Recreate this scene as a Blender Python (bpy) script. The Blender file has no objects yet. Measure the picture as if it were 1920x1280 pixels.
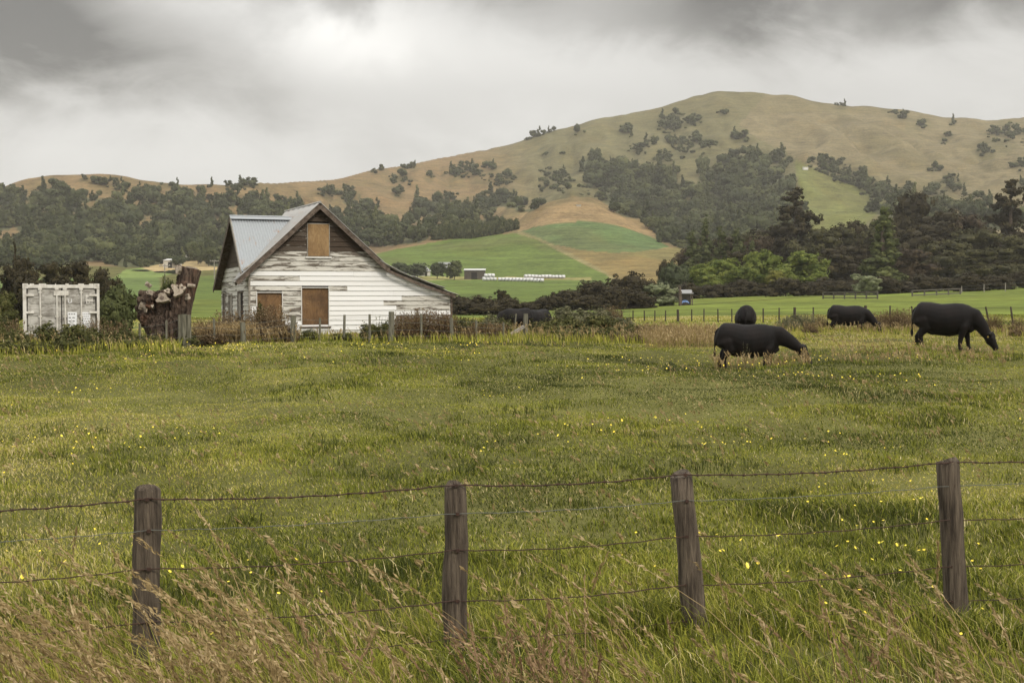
import bpy, math
import numpy as np
from mathutils import Vector, Matrix
from math import sin, cos, pi, radians, sqrt, atan2

rng = np.random.default_rng(11)
SC = bpy.context.scene
COL = SC.collection
# ------------------------------------------------------------------ camera model (photo is 1920 x 1280)
F, HZ, H = 2667.0, 558.0, 2.4
PITCH = math.atan((640 - HZ) / F)
CP, SP = cos(PITCH), sin(PITCH)

def ray(px, py):
    a = (np.asarray(px, float) - 960) / F
    b = -(np.asarray(py, float) - 640) / F
    fy = CP + b * SP
    return a / fy, (-SP + b * CP) / fy

def at(px, py, Y):
    a, c = ray(px, py)
    return float(a * Y), float(Y), float(H + c * Y)

def zat(px, py, Y):
    return H + ray(px, py)[1] * Y

def proj(X, Y, Z):
    dz = Z - H
    dep = np.maximum(Y * CP - dz * SP, .5)
    return 960 + F * X / dep, 640 - F * (Y * SP + dz * CP) / dep

def sstep(a, b, x):
    t = np.clip((np.asarray(x, float) - a) / (b - a), 0, 1)
    return t * t * (3 - 2 * t)

# ------------------------------------------------------------------ noise
_perm = np.random.default_rng(3).random((256, 256))
def vnoise(x, y):
    x = np.asarray(x, float); y = np.asarray(y, float)
    xi = np.floor(x).astype(int); yi = np.floor(y).astype(int)
    fx = x - xi; fy = y - yi
    fx = fx * fx * (3 - 2 * fx); fy = fy * fy * (3 - 2 * fy)
    g = lambda i, j: _perm[(xi + i) % 256, (yi + j) % 256]
    return (g(0, 0) * (1 - fx) + g(1, 0) * fx) * (1 - fy) + (g(0, 1) * (1 - fx) + g(1, 1) * fx) * fy
def fbm(x, y, o=4):
    s = 0; a = .5; t = 0
    for k in range(o):
        s = s + a * vnoise(x * 2 ** k + 17 * k, y * 2 ** k + 31 * k); t += a; a *= .5
    return s / t

# ------------------------------------------------------------------ terrain: one sheet
PXC = np.array([-900, -100, 100, 350, 600, 720, 850, 970, 1030, 1090, 1150, 1220, 1290, 1400, 1500, 1650, 1800, 1950, 2900], float)
YST = np.array([90, 200, 300, 400, 500, 600, 700, 800], float)
TAB = np.array([
 [604]*19,
 [573,573,573,573,574,574,574,574,573,572,571,568,563,560,558,555,551,548,545],
 [548,548,548,548,553,555,556,556,556,556,556,555,552,549,546,541,534,522,515],
 [525,525,525,523,535,539,541,541,541,541,540,538,535,530,525,515,505,495,490],
 [508,508,508,514,518,522,523,523,523,523,520,513,505,500,495,487,478,470,460],
 [490,490,490,496,490,484,482,480,477,474,474,476,478,475,470,462,455,445,440],
 [470,470,470,478,472,462,443,429,420,416,423,445,465,460,445,436,430,420,415],
 [448,448,448,455,452,446,427,405,378,361,380,415,450,440,425,412,405,395,390],
 [420,420,420,427,425,420,408,408,398,378,385,400,400,390,372,365,360,350,350],
 [384,384,376,388,382,372,350,331,318,302,297,290,280,268,278,290,290,285,300]], float)
SKX = np.array([-900,-100,0,40,90,150,230,300,350,430,500,560,620,700,770,860,960,1030,1100,1180,1250,1300,1340,1400,1470,1560,1680,1760,1850,1920,2000,2900], float)
SKY = np.array([390,372,352,338,327,326,330,340,345,344,341,340,337,321,311,292,269,246,230,212,198,181,171,171,178,195,203,218,225,218,208,260], float)
GPX = np.linspace(-900, 2900, 761)
NI = 12
_rows = [np.interp(GPX, PXC, r) for r in TAB]
_sk = np.interp(GPX, SKX, SKY)
_k = np.array([1, 2, 3, 2, 1.]) / 9
for _ in range(2): _sk = np.convolve(np.pad(_sk, 2, mode='edge'), _k, 'valid')
def _sm(r, n=4):
    kk = np.ones(9) / 9
    for _ in range(n): r = np.convolve(np.pad(r, 4, mode='edge'), kk, 'valid')
    return r
_rows = [_sm(r, 2) for r in _rows]
_g = np.array(_rows + [_sk, 558 - (558 - _sk) * .45])          # 12 stations
_ang = (HZ - _g) / F
# fine grid along stations, smoothed except at the ridge
SUB = 16
_idx = np.arange(0, 11 * SUB + 1) / SUB
_A = np.empty((len(_idx), len(GPX)))
for j in range(len(GPX)): _A[:, j] = np.interp(_idx, np.arange(12), _ang[:, j])
_B = _A.copy()
for _ in range(3):
    _B[2:-2] = (_B[:-4] + _B[1:-3] + _B[2:-2] + _B[3:-1] + _B[4:]) / 5
_wr = np.exp(-((_idx - 10) / .45) ** 2)[:, None]
_ANG = _B * (1 - _wr) + _A * _wr
YR = lambda px: 1050 + 450 * sstep(430, 950, px)

def far_z(X, Y):
    Y = np.maximum(Y, 20.)
    px = np.clip(960 + F * X / (Y * CP), -899, 2899)
    yr = YR(px)
    t = (Y - 800) / (yr - 800)
    s = np.where(Y <= 800, np.interp(Y, YST, np.arange(8)), np.interp(t, [0, .3, .65, 1, 2], [7, 8, 9, 10, 11]))
    gi = np.clip(s * SUB, 0, 11 * SUB - 1e-3); gj = (px + 900) / 5
    i = gi.astype(int); j = np.minimum(gj.astype(int), len(GPX) - 2)
    fi = gi - i; fj = gj - j
    a = (_ANG[i, j] * (1 - fj) + _ANG[i, j + 1] * fj) * (1 - fi) + (_ANG[i + 1, j] * (1 - fj) + _ANG[i + 1, j + 1] * fj) * fi
    z = H + a * Y
    amp = sstep(550, 950, Y)
    ridge = 1 - .8 * np.exp(-((s - 10) / .35) ** 2)
    z = z + amp * ridge * ((fbm(X / 90, Y / 170, 4) - .5) * 20 + (np.abs(fbm(X / 42 + 9, Y / 130, 3) - .5) - .12) * 34 + (fbm(X / 16, Y / 24, 3) - .5) * 4.5)
    return z

def near_z(X, Y):
    z = .85 * sstep(7, 44, Y)
    fade = sstep(3, 9, Y)
    z = z + fade * ((fbm(X / 5.5, Y / 7, 2) - .5) * .30 + (fbm(X / 1.4 + 40, Y / 1.7, 2) - .5) * .26)
    z = z - .75 * np.exp(-((X + 14.6) / 3) ** 2 - ((Y - 48.5) / 2.6) ** 2)
    z = z - .30 * np.exp(-((X - 6.6) / 3.4) ** 2 - ((Y - 38.5) / 2.4) ** 2)
    return z

def T(X, Y):
    X = np.asarray(X, float); Y = np.asarray(Y, float)
    w = sstep(58, 110, Y)
    return near_z(X, Y) * (1 - w) + far_z(X, Y) * w
def Tz(x, y): return float(T(np.array([x]), np.array([y]))[0])

_march = np.concatenate([np.arange(420, 900, 8.), np.arange(900, 1650, 12.)])
def hit(px, py):
    """where the rays through these photo pixels meet the hills"""
    px = np.atleast_1d(np.asarray(px, float)); py = np.atleast_1d(np.asarray(py, float))
    a, c = ray(px, py)
    out = np.full(len(px), np.nan); live = np.arange(len(px))
    for Y in _march:
        if not len(live): break
        m = T(a[live] * Y, np.full(len(live), Y)) >= H + c[live] * Y
        out[live[m]] = Y; live = live[~m]
    lo = out - 12; hi = out.copy(); k = np.where(np.isfinite(out))[0]
    for _ in range(5):
        md = (lo[k] + hi[k]) / 2; m = T(a[k] * md, md) >= H + c[k] * md
        hi[k] = np.where(m, md, hi[k]); lo[k] = np.where(m, lo[k], md)
    return a * hi, hi

# ------------------------------------------------------------------ node helpers
def new_mat(name):
    m = bpy.data.materials.new(name); m.use_nodes = True
    nt = m.node_tree; nt.nodes.clear()
    return m, nt
class N:
    def __init__(s, nt): s.nt = nt
    def n(s, t, **kw):
        nd = s.nt.nodes.new(t)
        for k, v in kw.items(): setattr(nd, k, v)
        return nd
    def put(s, sock, v):
        if v is None: return
        if hasattr(v, 'links') or isinstance(v, bpy.types.NodeSocket): s.nt.links.new(v, sock)
        else:
            try: sock.default_value = v
            except Exception:
                sock.default_value = (*v, 1) if len(v) == 3 else v
    def math(s, op, a, b=None, c=None, clamp=False):
        nd = s.n('ShaderNodeMath', operation=op, use_clamp=clamp)
        s.put(nd.inputs[0], a); s.put(nd.inputs[1], b); s.put(nd.inputs[2], c)
        return nd.outputs[0]
    def mix(s, f, a, b, blend='MIX'):
        nd = s.n('ShaderNodeMix', data_type='RGBA', blend_type=blend)
        s.put(nd.inputs[0], f); s.put(nd.inputs[6], a); s.put(nd.inputs[7], b)
        return nd.outputs[2]
    def noise(s, vec, scale, detail=4, rough=.55, dist=0):
        nd = s.n('ShaderNodeTexNoise'); nd.inputs['Scale'].default_value = scale
        nd.inputs['Detail'].default_value = detail; nd.inputs['Roughness'].default_value = rough
        nd.inputs['Distortion'].default_value = dist
        if vec is not None: s.put(nd.inputs['Vector'], vec)
        return nd.outputs[0]
    def ramp(s, f, stops, interp='LINEAR'):
        nd = s.n('ShaderNodeValToRGB'); cr = nd.color_ramp; cr.interpolation = interp
        while len(cr.elements) < len(stops): cr.elements.new(.5)
        for e, (p, c) in zip(cr.elements, stops):
            e.position = p; e.color = (*c, 1) if len(c) == 3 else c
        s.put(nd.inputs[0], f); return nd.outputs[0]
    def sst(s, x, a, b):
        nd = s.n('ShaderNodeMapRange', interpolation_type='SMOOTHSTEP')
        s.put(nd.inputs[0], x); s.put(nd.inputs[1], a); s.put(nd.inputs[2], b)
        return nd.outputs[0]
    def mapping(s, vec, scale=(1, 1, 1), loc=(0, 0, 0)):
        nd = s.n('ShaderNodeMapping'); s.put(nd.inputs[0], vec)
        nd.inputs['Scale'].default_value = scale; nd.inputs['Location'].default_value = loc
        return nd.outputs[0]
    def coord(s, which='Object'): return s.n('ShaderNodeTexCoord').outputs[which]
    def geo(s, which='Position'): return s.n('ShaderNodeNewGeometry').outputs[which]
    def attr(s, name, out='Fac'):
        nd = s.n('ShaderNodeAttribute', attribute_name=name); return nd.outputs[out]
    def bump(s, h, strength=.3, dist=.02):
        nd = s.n('ShaderNodeBump'); nd.inputs['Strength'].default_value = strength
        nd.inputs['Distance'].default_value = dist; s.put(nd.inputs['Height'], h); return nd.outputs[0]
    def bsdf(s, color, rough=.8, metal=0., normal=None, spec=.3):
        nd = s.n('ShaderNodeBsdfPrincipled')
        s.put(nd.inputs['Base Color'], color); s.put(nd.inputs['Roughness'], rough)
        s.put(nd.inputs['Metallic'], metal); nd.inputs['Specular IOR Level'].default_value = spec
        if normal is not None: s.put(nd.inputs['Normal'], normal)
        return nd.outputs[0]
    def out(s, surf=None, vol=None):
        o = s.n('ShaderNodeOutputMaterial')
        if surf is not None: s.nt.links.new(surf, o.inputs['Surface'])
        if vol is not None: s.nt.links.new(vol, o.inputs['Volume'])

def simple_mat(name, c1, c2, scale=3., rough=.8, metal=0., stretch=(1, 1, 1), bump=.25, spec=.3, detail=6):
    m, nt = new_mat(name); k = N(nt)
    v = k.mapping(k.coord(), stretch)
    f = k.noise(v, scale, detail, .6)
    f2 = k.sst(f, .3, .7)
    nz = k.noise(v, scale * 4, 4)
    k.out(k.bsdf(k.mix(f2, c1, c2), rough, metal, k.bump(nz, bump, .02) if bump else None, spec))
    return m

def leaf_mat(name, stops, trans=.25, rough=.7):
    """colour by a per-leaf random number"""
    m, nt = new_mat(name); k = N(nt)
    c = k.ramp(k.attr('rnd'), stops)
    d = k.bsdf(c, rough, 0, None, .15)
    t = k.n('ShaderNodeBsdfTranslucent'); k.put(t.inputs[0], c)
    mx = k.n('ShaderNodeMixShader'); mx.inputs[0].default_value = trans
    nt.links.new(d, mx.inputs[1]); nt.links.new(t.outputs[0], mx.inputs[2])
    k.out(mx.outputs[0]); return m

# ------------------------------------------------------------------ mesh helpers
def big_mesh(name, V, quads=None, tris=None, attrs=None, smooth=False):
    V = np.asarray(V, np.float32)
    me = bpy.data.meshes.new(name)
    nq = 0 if quads is None else len(quads); nt_ = 0 if tris is None else len(tris)
    me.vertices.add(len(V)); me.vertices.foreach_set('co', V.ravel())
    loops = []; starts = []; tot = 0
    if nq: loops.append(np.asarray(quads, np.int32).ravel()); starts.append(np.arange(nq) * 4)
    if nt_: loops.append(np.asarray(tris, np.int32).ravel()); starts.append(nq * 4 + np.arange(nt_) * 3)
    loops = np.concatenate(loops); starts = np.concatenate(starts).astype(np.int32)
    me.loops.add(len(loops)); me.loops.foreach_set('vertex_index', loops)
    me.polygons.add(nq + nt_); me.polygons.foreach_set('loop_start', starts)
    if smooth: me.polygons.foreach_set('use_smooth', np.ones(nq + nt_, bool))
    for an, av in (attrs or {}).items():
        av = np.asarray(av, np.float32)
        if av.ndim == 1:
            a = me.attributes.new(an, 'FLOAT', 'POINT'); a.data.foreach_set('value', av)
        else:
            a = me.attributes.new(an, 'FLOAT_COLOR', 'POINT'); a.data.foreach_set('color', np.c_[av, np.ones(len(av))].astype(np.float32).ravel())
    me.update(calc_edges=True); me.validate()
    return me

class MB:
    """collects simple shapes into one mesh"""
    def __init__(s): s.v = []; s.f = []; s.a = []
    def add(s, vs, fs, a=0.):
        o = len(s.v); s.v += [tuple(v) for v in vs]; s.f += [tuple(i + o for i in f) for f in fs]
        s.a += [a] * len(vs)
    def box(s, x0, x1, y0, y1, z0, z1, a=0.):
        s.add([(x0,y0,z0),(x1,y0,z0),(x1,y1,z0),(x0,y1,z0),(x0,y0,z1),(x1,y0,z1),(x1,y1,z1),(x0,y1,z1)],
              [(3,2,1,0),(4,5,6,7),(0,1,5,4),(1,2,6,5),(2,3,7,6),(3,0,4,7)], a)
    def bar(s, p, q, w, h, up=(0, 0, 1), a=0.):
        p = Vector(p); q = Vector(q); d = (q - p).normalized()
        u = Vector(up); r = d.cross(u)
        if r.length < 1e-4: r = d.cross(Vector((1, 0, 0)))
        r.normalize(); u = r.cross(d)
        vs = []
        for c in (p, q):
            for (i, j) in ((-1, -1), (1, -1), (1, 1), (-1, 1)): vs.append(c + r * (i * w / 2) + u * (j * h / 2))
        s.add(vs, [(0,1,2,3),(7,6,5,4),(0,4,5,1),(1,5,6,2),(2,6,7,3),(3,7,4,0)], a)
    def tube(s, pts, rad, n=8, cap=True, a=0., wob=0.):
        pts = [Vector(p) for p in pts]
        if not hasattr(rad, '__len__'): rad = [rad] * len(pts)
        o = len(s.v); ref = Vector((0.13, 1, .2)).normalized()
        for i, p in enumerate(pts):
            d = (pts[min(i + 1, len(pts) - 1)] - pts[max(i - 1, 0)]).normalized()
            r = d.cross(ref)
            if r.length < .05: r = d.cross(Vector((1, 0, 0)))
            r.normalize(); u = r.cross(d)
            ry, rz = rad[i] if hasattr(rad[i], '__len__') else (rad[i], rad[i])
            for j in range(n):
                t = 2 * pi * j / n
                k = 1 + (wob * (rng.random() - .5) if wob else 0)
                s.v.append(tuple(p + (r * cos(t) * ry + u * sin(t) * rz) * k)); s.a.append(a)
        for i in range(len(pts) - 1):
            for j in range(n):
                s.f.append((o + i*n + j, o + i*n + (j+1) % n, o + (i+1)*n + (j+1) % n, o + (i+1)*n + j))
        if cap:
            s.f.append(tuple(o + j for j in range(n))[::-1]); s.f.append(tuple(o + (len(pts)-1)*n + j for j in range(n)))
    def build(s, name, mat, parent=None, smooth=False, attr='rnd', bevel=0):
        me = bpy.data.meshes.new(name); me.from_pydata(s.v, [], s.f)
        a = me.attributes.new(attr, 'FLOAT', 'POINT'); a.data.foreach_set('value', np.array(s.a, np.float32))
        if smooth: me.polygons.foreach_set('use_smooth', np.ones(len(me.polygons), bool))
        me.update()
        o = link(name, me, mat, parent)
        if bevel:
            b = o.modifiers.new('bevel', 'BEVEL'); b.width = bevel; b.segments = 2; b.limit_method = 'ANGLE'
        return o

def link(name, me, mat, parent=None):
    o = bpy.data.objects.new(name, me); COL.objects.link(o)
    if mat is not None and not me.materials: me.materials.append(mat)
    if parent is not None: o.parent = parent
    return o
def tag(o, label=None, cat=None, group=None, kind=None):
    if label: o['label'] = label
    if cat: o['category'] = cat
    if group: o['group'] = group
    if kind: o['kind'] = kind
    return o
def empty(name, loc=(0, 0, 0), rz=0, scale=None):
    o = bpy.data.objects.new(name, None); COL.objects.link(o); o.location = loc; o.rotation_euler = (0, 0, rz)
    o.empty_display_size = .2
    if scale: o.scale = scale
    return o
def copy_tree(o, parent=None):
    c = o.copy(); COL.objects.link(c)
    if parent is not None: c.parent = parent
    for ch in list(o.children): copy_tree(ch, c)
    return c
ORD = ['first','second','third','fourth','fifth','sixth','seventh','eighth','ninth','tenth','eleventh','twelfth','thirteenth','fourteenth','fifteenth','sixteenth','seventeenth','eighteenth','nineteenth','twentieth','twenty-first','twenty-second','twenty-third','twenty-fourth','twenty-fifth','twenty-sixth','twenty-seventh','twenty-eighth','twenty-ninth','thirtieth']

# ------------------------------------------------------------------ materials
M = {}
M['wire'] = simple_mat('rusty_wire', (.075, .042, .03), (.05, .032, .026), 20, .8, .3, bump=0)
M['steelwire'] = simple_mat('grey_wire', (.16, .17, .15), (.11, .11, .1), 20, .6, .5, bump=0)
M['post'] = simple_mat('weathered_post', (.042, .031, .023), (.16, .126, .092), 9, .95, 0, (4, 4, .3), 1.)
M['postgrey'] = simple_mat('grey_green_post', (.09, .085, .06), (.19, .18, .135), 6, .9, 0, (3, 3, .4), .5)
M['postdark'] = simple_mat('dark_post', (.035, .027, .021), (.09, .072, .055), 6, .9, 0, (3, 3, .4), .5)
M['bark'] = simple_mat('bark', (.055, .04, .03), (.13, .10, .075), 4, .95, 0, (3, 3, .5), .8)
M['palebark'] = simple_mat('pale_bark', (.2, .18, .15), (.33, .3, .26), 4, .95, 0, (3, 3, .5), .5)
M['wood_dark'] = simple_mat('dark_timber', (.06, .043, .032), (.16, .125, .1), 6, .9, 0, (1, 1, 1), .5)
M['wood_grey'] = simple_mat('grey_timber', (.2, .18, .15), (.34, .31, .27), 6, .9, 0, (1, 1, 1), .5)
M['rail'] = simple_mat('weathered_rail', (.075, .068, .056), (.13, .118, .098), 6, .9, 0, bump=0)
M['white'] = simple_mat('white_paint', (.74, .73, .70), (.62, .60, .56), 8, .6, 0, bump=.1)
M['black'] = simple_mat('dark_interior', (.012, .01, .009), (.02, .017, .015), 3, .9, bump=0)
M['wrap'] = simple_mat('white_wrap', (.66, .66, .66), (.5, .5, .51), 3, .35, 0, bump=.1, spec=.5)
M['grey_roof'] = simple_mat('grey_roof', (.3, .3, .3), (.22, .22, .22), 2, .6, .2)
M['pale_roof'] = simple_mat('pale_roof', (.6, .6, .58), (.5, .5, .48), 2, .5, .1)
M['shed_wall'] = simple_mat('shed_wall', (.10, .085, .07), (.07, .058, .05), 2, .9)
M['cream_wall'] = simple_mat('cream_wall', (.55, .52, .45), (.45, .42, .37), 2, .9)
M['blue'] = simple_mat('blue_tarpaulin', (.12, .24, .52), (.25, .36, .58), 4, .5)
M['galv'] = simple_mat('galvanised', (.4, .41, .41), (.3, .3, .3), 5, .5, .3)

# ------------------------------------------------------------------ where the hill trees grow (photo pixels): clumps and woods
CL = [  # cx, cy, rx, ry, count, place
 (25,354,4,3,1,'on the far left brown hilltop'), (78,357,8,5,2,'on the far left brown hilltop'), (109,358,18,7,6,'on the far left brown hilltop'),
 (160,337,4,2,1,'on the far left brown hilltop'), (207,338,4,2,1,'on the far left brown hilltop'), (184,350,12,8,4,'on the far left brown hilltop'),
 (226,357,15,6,5,'on the far left brown hilltop'), (270,360,16,7,6,'on the far left brown hilltop'), (288,363,8,5,2,'on the far left brown hilltop'),
 (312,343,11,4,5,'on the skyline saddle left of the house'), (331,345,5,3,2,'on the skyline saddle left of the house'), (339,365,15,7,5,'below the skyline saddle'),
 (397,348,5,2,2,'on the skyline above the house roof'), (434,352,8,5,4,'on the skyline above the house roof'), (450,350,8,5,3,'on the skyline above the house roof'), (470,346,9,4,4,'on the skyline above the house roof'),
 (377,362,3,2,1,'on brown slope above the house'), (414,376,6,4,2,'on brown slope above the house'),
 (630,360,32,6,8,'on brown slope right of the house apex'),(750,340,15,8,5,'on brown slope right of the house apex'),(805,330,4,4,1,'on brown slope right of the house apex'),(745,366,5,3,2,'on brown slope right of the house apex'),
 (699,322,4,2,1,'on the rising skyline mid photo'),(770,313,8,2,3,'on the rising skyline mid photo'),(716,320,4,2,1,'on the rising skyline mid photo'),(756,315,4,2,1,'on the rising skyline mid photo'),
 (865,320,24,9,8,'below the rising skyline mid photo'),(910,325,17,10,6,'below the rising skyline mid photo'),(943,335,16,9,5,'below the rising skyline mid photo'),
 (1000,258,12,5,5,'on the knob where the skyline steepens'),(1015,250,8,4,3,'on the knob where the skyline steepens'),(1032,246,5,2,2,'on the knob where the skyline steepens'),
 (1025,290,3,3,1,'alone on the green hill face'),(1053,289,3,3,1,'alone on the green hill face'),(1085,249,6,3,2,'on the green hill face near the skyline'),(1175,248,11,6,4,'on the green hill face near the skyline'),
 (1275,226,32,12,12,'in the high gully below the summit'),(1258,238,16,8,5,'in the high gully below the summit'),(1305,222,8,6,2,'in the high gully below the summit'),(1355,213,6,3,2,'in the high gully below the summit'),
 (1292,273,40,16,18,'in the middle gully of the big hill'),(1262,264,14,6,4,'in the middle gully of the big hill'),(1197,277,17,8,6,'left of the middle gully'),(1225,268,8,4,2,'left of the middle gully'),(1248,299,15,5,4,'below the middle gully'),(1390,259,13,4,4,'beside the fence line of the big hill'),
 (1535,304,14,6,5,'in the diagonal hedge of the big hill'),(1562,315,22,8,9,'in the diagonal hedge of the big hill'),(1600,333,28,10,12,'in the diagonal hedge of the big hill'),(1640,352,28,11,12,'in the diagonal hedge of the big hill'),(1668,370,26,10,9,'in the diagonal hedge of the big hill'),
 (1745,359,22,8,7,'on the tan slope right of the diagonal hedge'),(1700,353,7,5,2,'on the tan slope right of the diagonal hedge'),(1755,318,7,4,2,'on the tan slope right of the diagonal hedge'),(1782,343,14,8,4,'on the tan slope right of the diagonal hedge'),(1800,358,12,6,3,'on the tan slope right of the diagonal hedge'),
 (1888,250,28,16,11,'high at the right edge of the hill'),(1850,285,11,6,3,'high at the right edge of the hill'),(1913,312,12,6,3,'high at the right edge of the hill'),
 (1787,233,2,2,1,'below the right skyline'),(1780,255,4,2,1,'below the right skyline'),(1771,266,4,2,1,'below the right skyline'),(1675,214,5,3,2,'on the right skyline'),(1691,219,9,4,3,'on the right skyline'),(1727,231,9,6,3,'on the right skyline'),(1578,199,7,2,2,'on the right skyline'),
 (1740,385,30,8,7,'on the lower tan slope at right'),(1830,378,26,9,6,'on the lower tan slope at right'),(1780,395,30,9,7,'on the lower tan slope at right'),(1910,352,18,6,4,'on the lower tan slope at right'),(1855,395,30,8,6,'on the lower tan slope at right'),
 (1045,342,27,15,14,'at the head of the ochre spur'),(1022,322,9,5,2,'at the head of the ochre spur'),(1105,356,17,8,7,'at the head of the ochre spur'),(960,352,5,4,1,'at the head of the ochre spur'),
]
WOOD = {  # ellipses of dense bush
 'left': [(40,385,80,20),(110,378,50,10),(180,372,45,9),(250,377,45,9),(110,400,110,20),(250,405,100,22),(340,385,50,14),(390,395,50,18),(470,386,50,12),(500,405,70,25),(560,394,20,9),
          (100,430,130,28),(300,430,130,28),(150,465,170,28),(330,468,120,24),(60,470,80,30),(480,440,60,40),(420,470,50,25),(560,430,50,35),(20,410,40,20),(250,490,60,12),(60,495,90,12),(420,492,40,10)],
 'middle': [(660,376,20,12),(688,390,25,16),(680,415,38,20),(722,440,42,24),(620,420,40,24),(827,390,48,17),(800,405,40,15),(935,378,38,17),(985,385,28,14),(890,400,40,18),(760,440,52,20),(850,425,40,18),(900,420,50,14),(640,455,60,20)],
 'right': [(1112,312,28,16),(1150,325,32,24),(1190,350,42,28),(1240,345,40,30),(1175,318,25,15),(1225,330,25,20),(1130,340,30,16),(1200,390,55,22),(1165,370,40,18),(1420,306,66,16),(1372,335,58,30),(1430,352,64,36),(1340,385,100,36),(1260,405,70,26),(1450,395,52,36),(1310,430,90,24),(1265,440,40,20),(1420,420,80,20),(1335,452,90,22),(1420,450,80,22),(1470,425,40,30),(1690,395,60,14),(1760,415,80,16),(1870,418,70,14)],
}
CLEAR = [(180,381,18,4),(251,389,9,4),(332,376,9,6),(408,420,8,12),(78,429,14,5),(25,447,27,10),(18,440,22,8),(455,445,7,8),(1290,385,12,14),(1245,383,14,7),(1305,362,9,8)]
def inell(px, py, L):
    r = np.full(np.shape(px), 9.)
    for e in L: r = np.minimum(r, ((px - e[0]) / e[2]) ** 2 + ((py - e[1]) / e[3]) ** 2)
    return r

def inpoly(px, py, poly):
    c = np.zeros(np.shape(px), bool); n = len(poly)
    for i in range(n):
        x0, y0 = poly[i]; x1, y1 = poly[(i + 1) % n]
        if y0 == y1: continue
        k = ((y0 > py) != (y1 > py)) & (px < (x1 - x0) * (py - y0) / (y1 - y0) + x0)
        c ^= k
    return c

def gap(px, py):
    return (fbm(px / 26 + 5, py / 10 + 5, 3) > .57 + .10 * sstep(400, 450, py) + .12 * sstep(980, 1060, px)) & (py < 452)
def land_colour(X, Y, Z):
    px, py = proj(X, Y, Z)
    jx = (fbm(X / 30, Y / 30, 3) - .5) * 10; jy = (fbm(X / 30 + 77, Y / 30, 3) - .5) * 5
    qx, qy = px + jx, py + jy
    n = len(X); C = np.empty((n, 3)); C[:] = (.095, .092, .027); C[Y < 62] = (.098, .096, .028)
    def setc(m, c): C[m] = c
    tan = np.array((.178, .124, .060)); olive = np.array((.128, .116, .056))
    hill = Y > 560
    w = sstep(850, 1030, qx + (300 - qy) * .35)[:, None]
    C[hill] = (tan * (1 - w) + olive * w)[hill]
    # right half of the big hill: dry tan grass
    m = hill & (qx > np.interp(qy, [150, 235, 262, 300, 345, 380, 460], [1460, 1385, 1425, 1500, 1600, 1690, 1780]))
    C[m] = (.162, .134, .072)
    m = hill & (qy < 212) & (qx > 1100)
    C[m] = C[m] * .6 + np.array((.12, .102, .045)) * .4
    # fields
    setc(hill & inpoly(qx, qy, [(1488,300),(1520,312),(1570,335),(1655,375),(1645,400),(1610,432),(1560,450),(1480,450),(1500,360)]), (.130, .138, .042))
    setc((Y > 480) & (Y < 1000) & inpoly(px + jx * .4, py + jy * .4, [(958,412),(1030,372),(1092,352),(1150,372),(1232,416),(1300,455),(1300,520),(1120,520),(1040,463),(975,436)]), (.215, .150, .072))
    setc((Y > 400) & (Y < 900) & inpoly(px + jx * .4, py + jy * .4, [(1040,464),(1160,475),(1300,470),(1320,540),(1150,540),(1128,508)]), (.185, .138, .052))
    setc((Y > 400) & (Y < 900) & inpoly(px + jx * .4, py + jy * .4, [(1160,476),(1262,464),(1330,470),(1330,500),(1265,492),(1200,483)]), (.165, .138, .05))
    setc((Y > 400) & (Y < 900) & inpoly(px + jx * .3, py + jy * .3, [(978,434),(1005,425),(1050,418),(1095,415),(1160,423),(1220,444),(1256,463),(1200,472),(1150,474),(1090,469),(1040,459)]), (.085, .128, .045))
    setc((Y > 250) & (Y < 900) & inpoly(px + jx * .3, py + jy * .3, [(300,560),(350,520),(420,515),(560,500),(700,478),(745,466),(850,448),(972,437),(1020,452),(1075,480),(1136,513),(1180,560),(1100,600),(300,610)]), (.095, .132, .028))
    m = (Y > 400) & (Y < 900) & (np.abs(py - np.interp(px, [972, 1010, 1040, 1136, 1160], [436, 448, 463, 513, 530])) < 3.5 + jy) & (px > 972) & (px < 1160); setc(m, (.20, .17, .075))
    m = (Y > 380) & (Y < 640) & (np.abs(qy - (521 + (qx - 800) * .004)) < 3.2) & (qx > 700) & (qx < 1110); setc(m, (.24, .22, .08))
    setc((Y > 420) & (Y < 800) & inpoly(px + jx * .5, py + jy * .5, [(215,520),(235,505),(300,498),(345,500),(330,512),(270,528),(220,530)]), (.15, .20, .055))
    setc((Y > 420) & (Y < 800) & inpoly(px + jx * .5, py + jy * .5, [(265,503),(300,492),(420,487),(420,505),(300,512)]), (.34, .26, .13))
    # bright paddock beyond the back fence
    m = (Y > 75) & (Y < 420) & (qx > 1180); setc(m, (.125, .155, .028))
    m = (Y > 110) & (Y < 250) & (px <= 1180) & (px > 300); setc(m, (.11, .14, .028))
    m = (Y > 62) & (Y < 420) & (px <= 300); setc(m, (.10, .14, .04))
    # rough scrubby ground round the clumps
    rc = inell(px + jx, py + jy, [(a, b + d * .5, c * 1.7 + 6, d * 2.2 + 4) for a, b, c, d, _, _ in CL]); nz = fbm(X / 12, Y / 16, 3)
    k_ = (sstep(1.2, .2, rc) * sstep(.38, .6, nz) * .55 * hill)[:, None]; C[:] = C * (1 - k_) + np.array((.07, .068, .027)) * k_
    k_ = (hill * sstep(.52, .68, fbm(X / 26 + 7, Y / 60, 4)) * .35)[:, None]; C[:] = C * (1 - k_) + np.array((.10, .088, .035)) * k_
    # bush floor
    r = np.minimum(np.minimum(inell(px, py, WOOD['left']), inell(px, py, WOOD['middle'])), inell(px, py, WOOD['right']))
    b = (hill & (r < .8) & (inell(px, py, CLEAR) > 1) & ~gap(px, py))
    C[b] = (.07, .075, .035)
    return C

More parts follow.
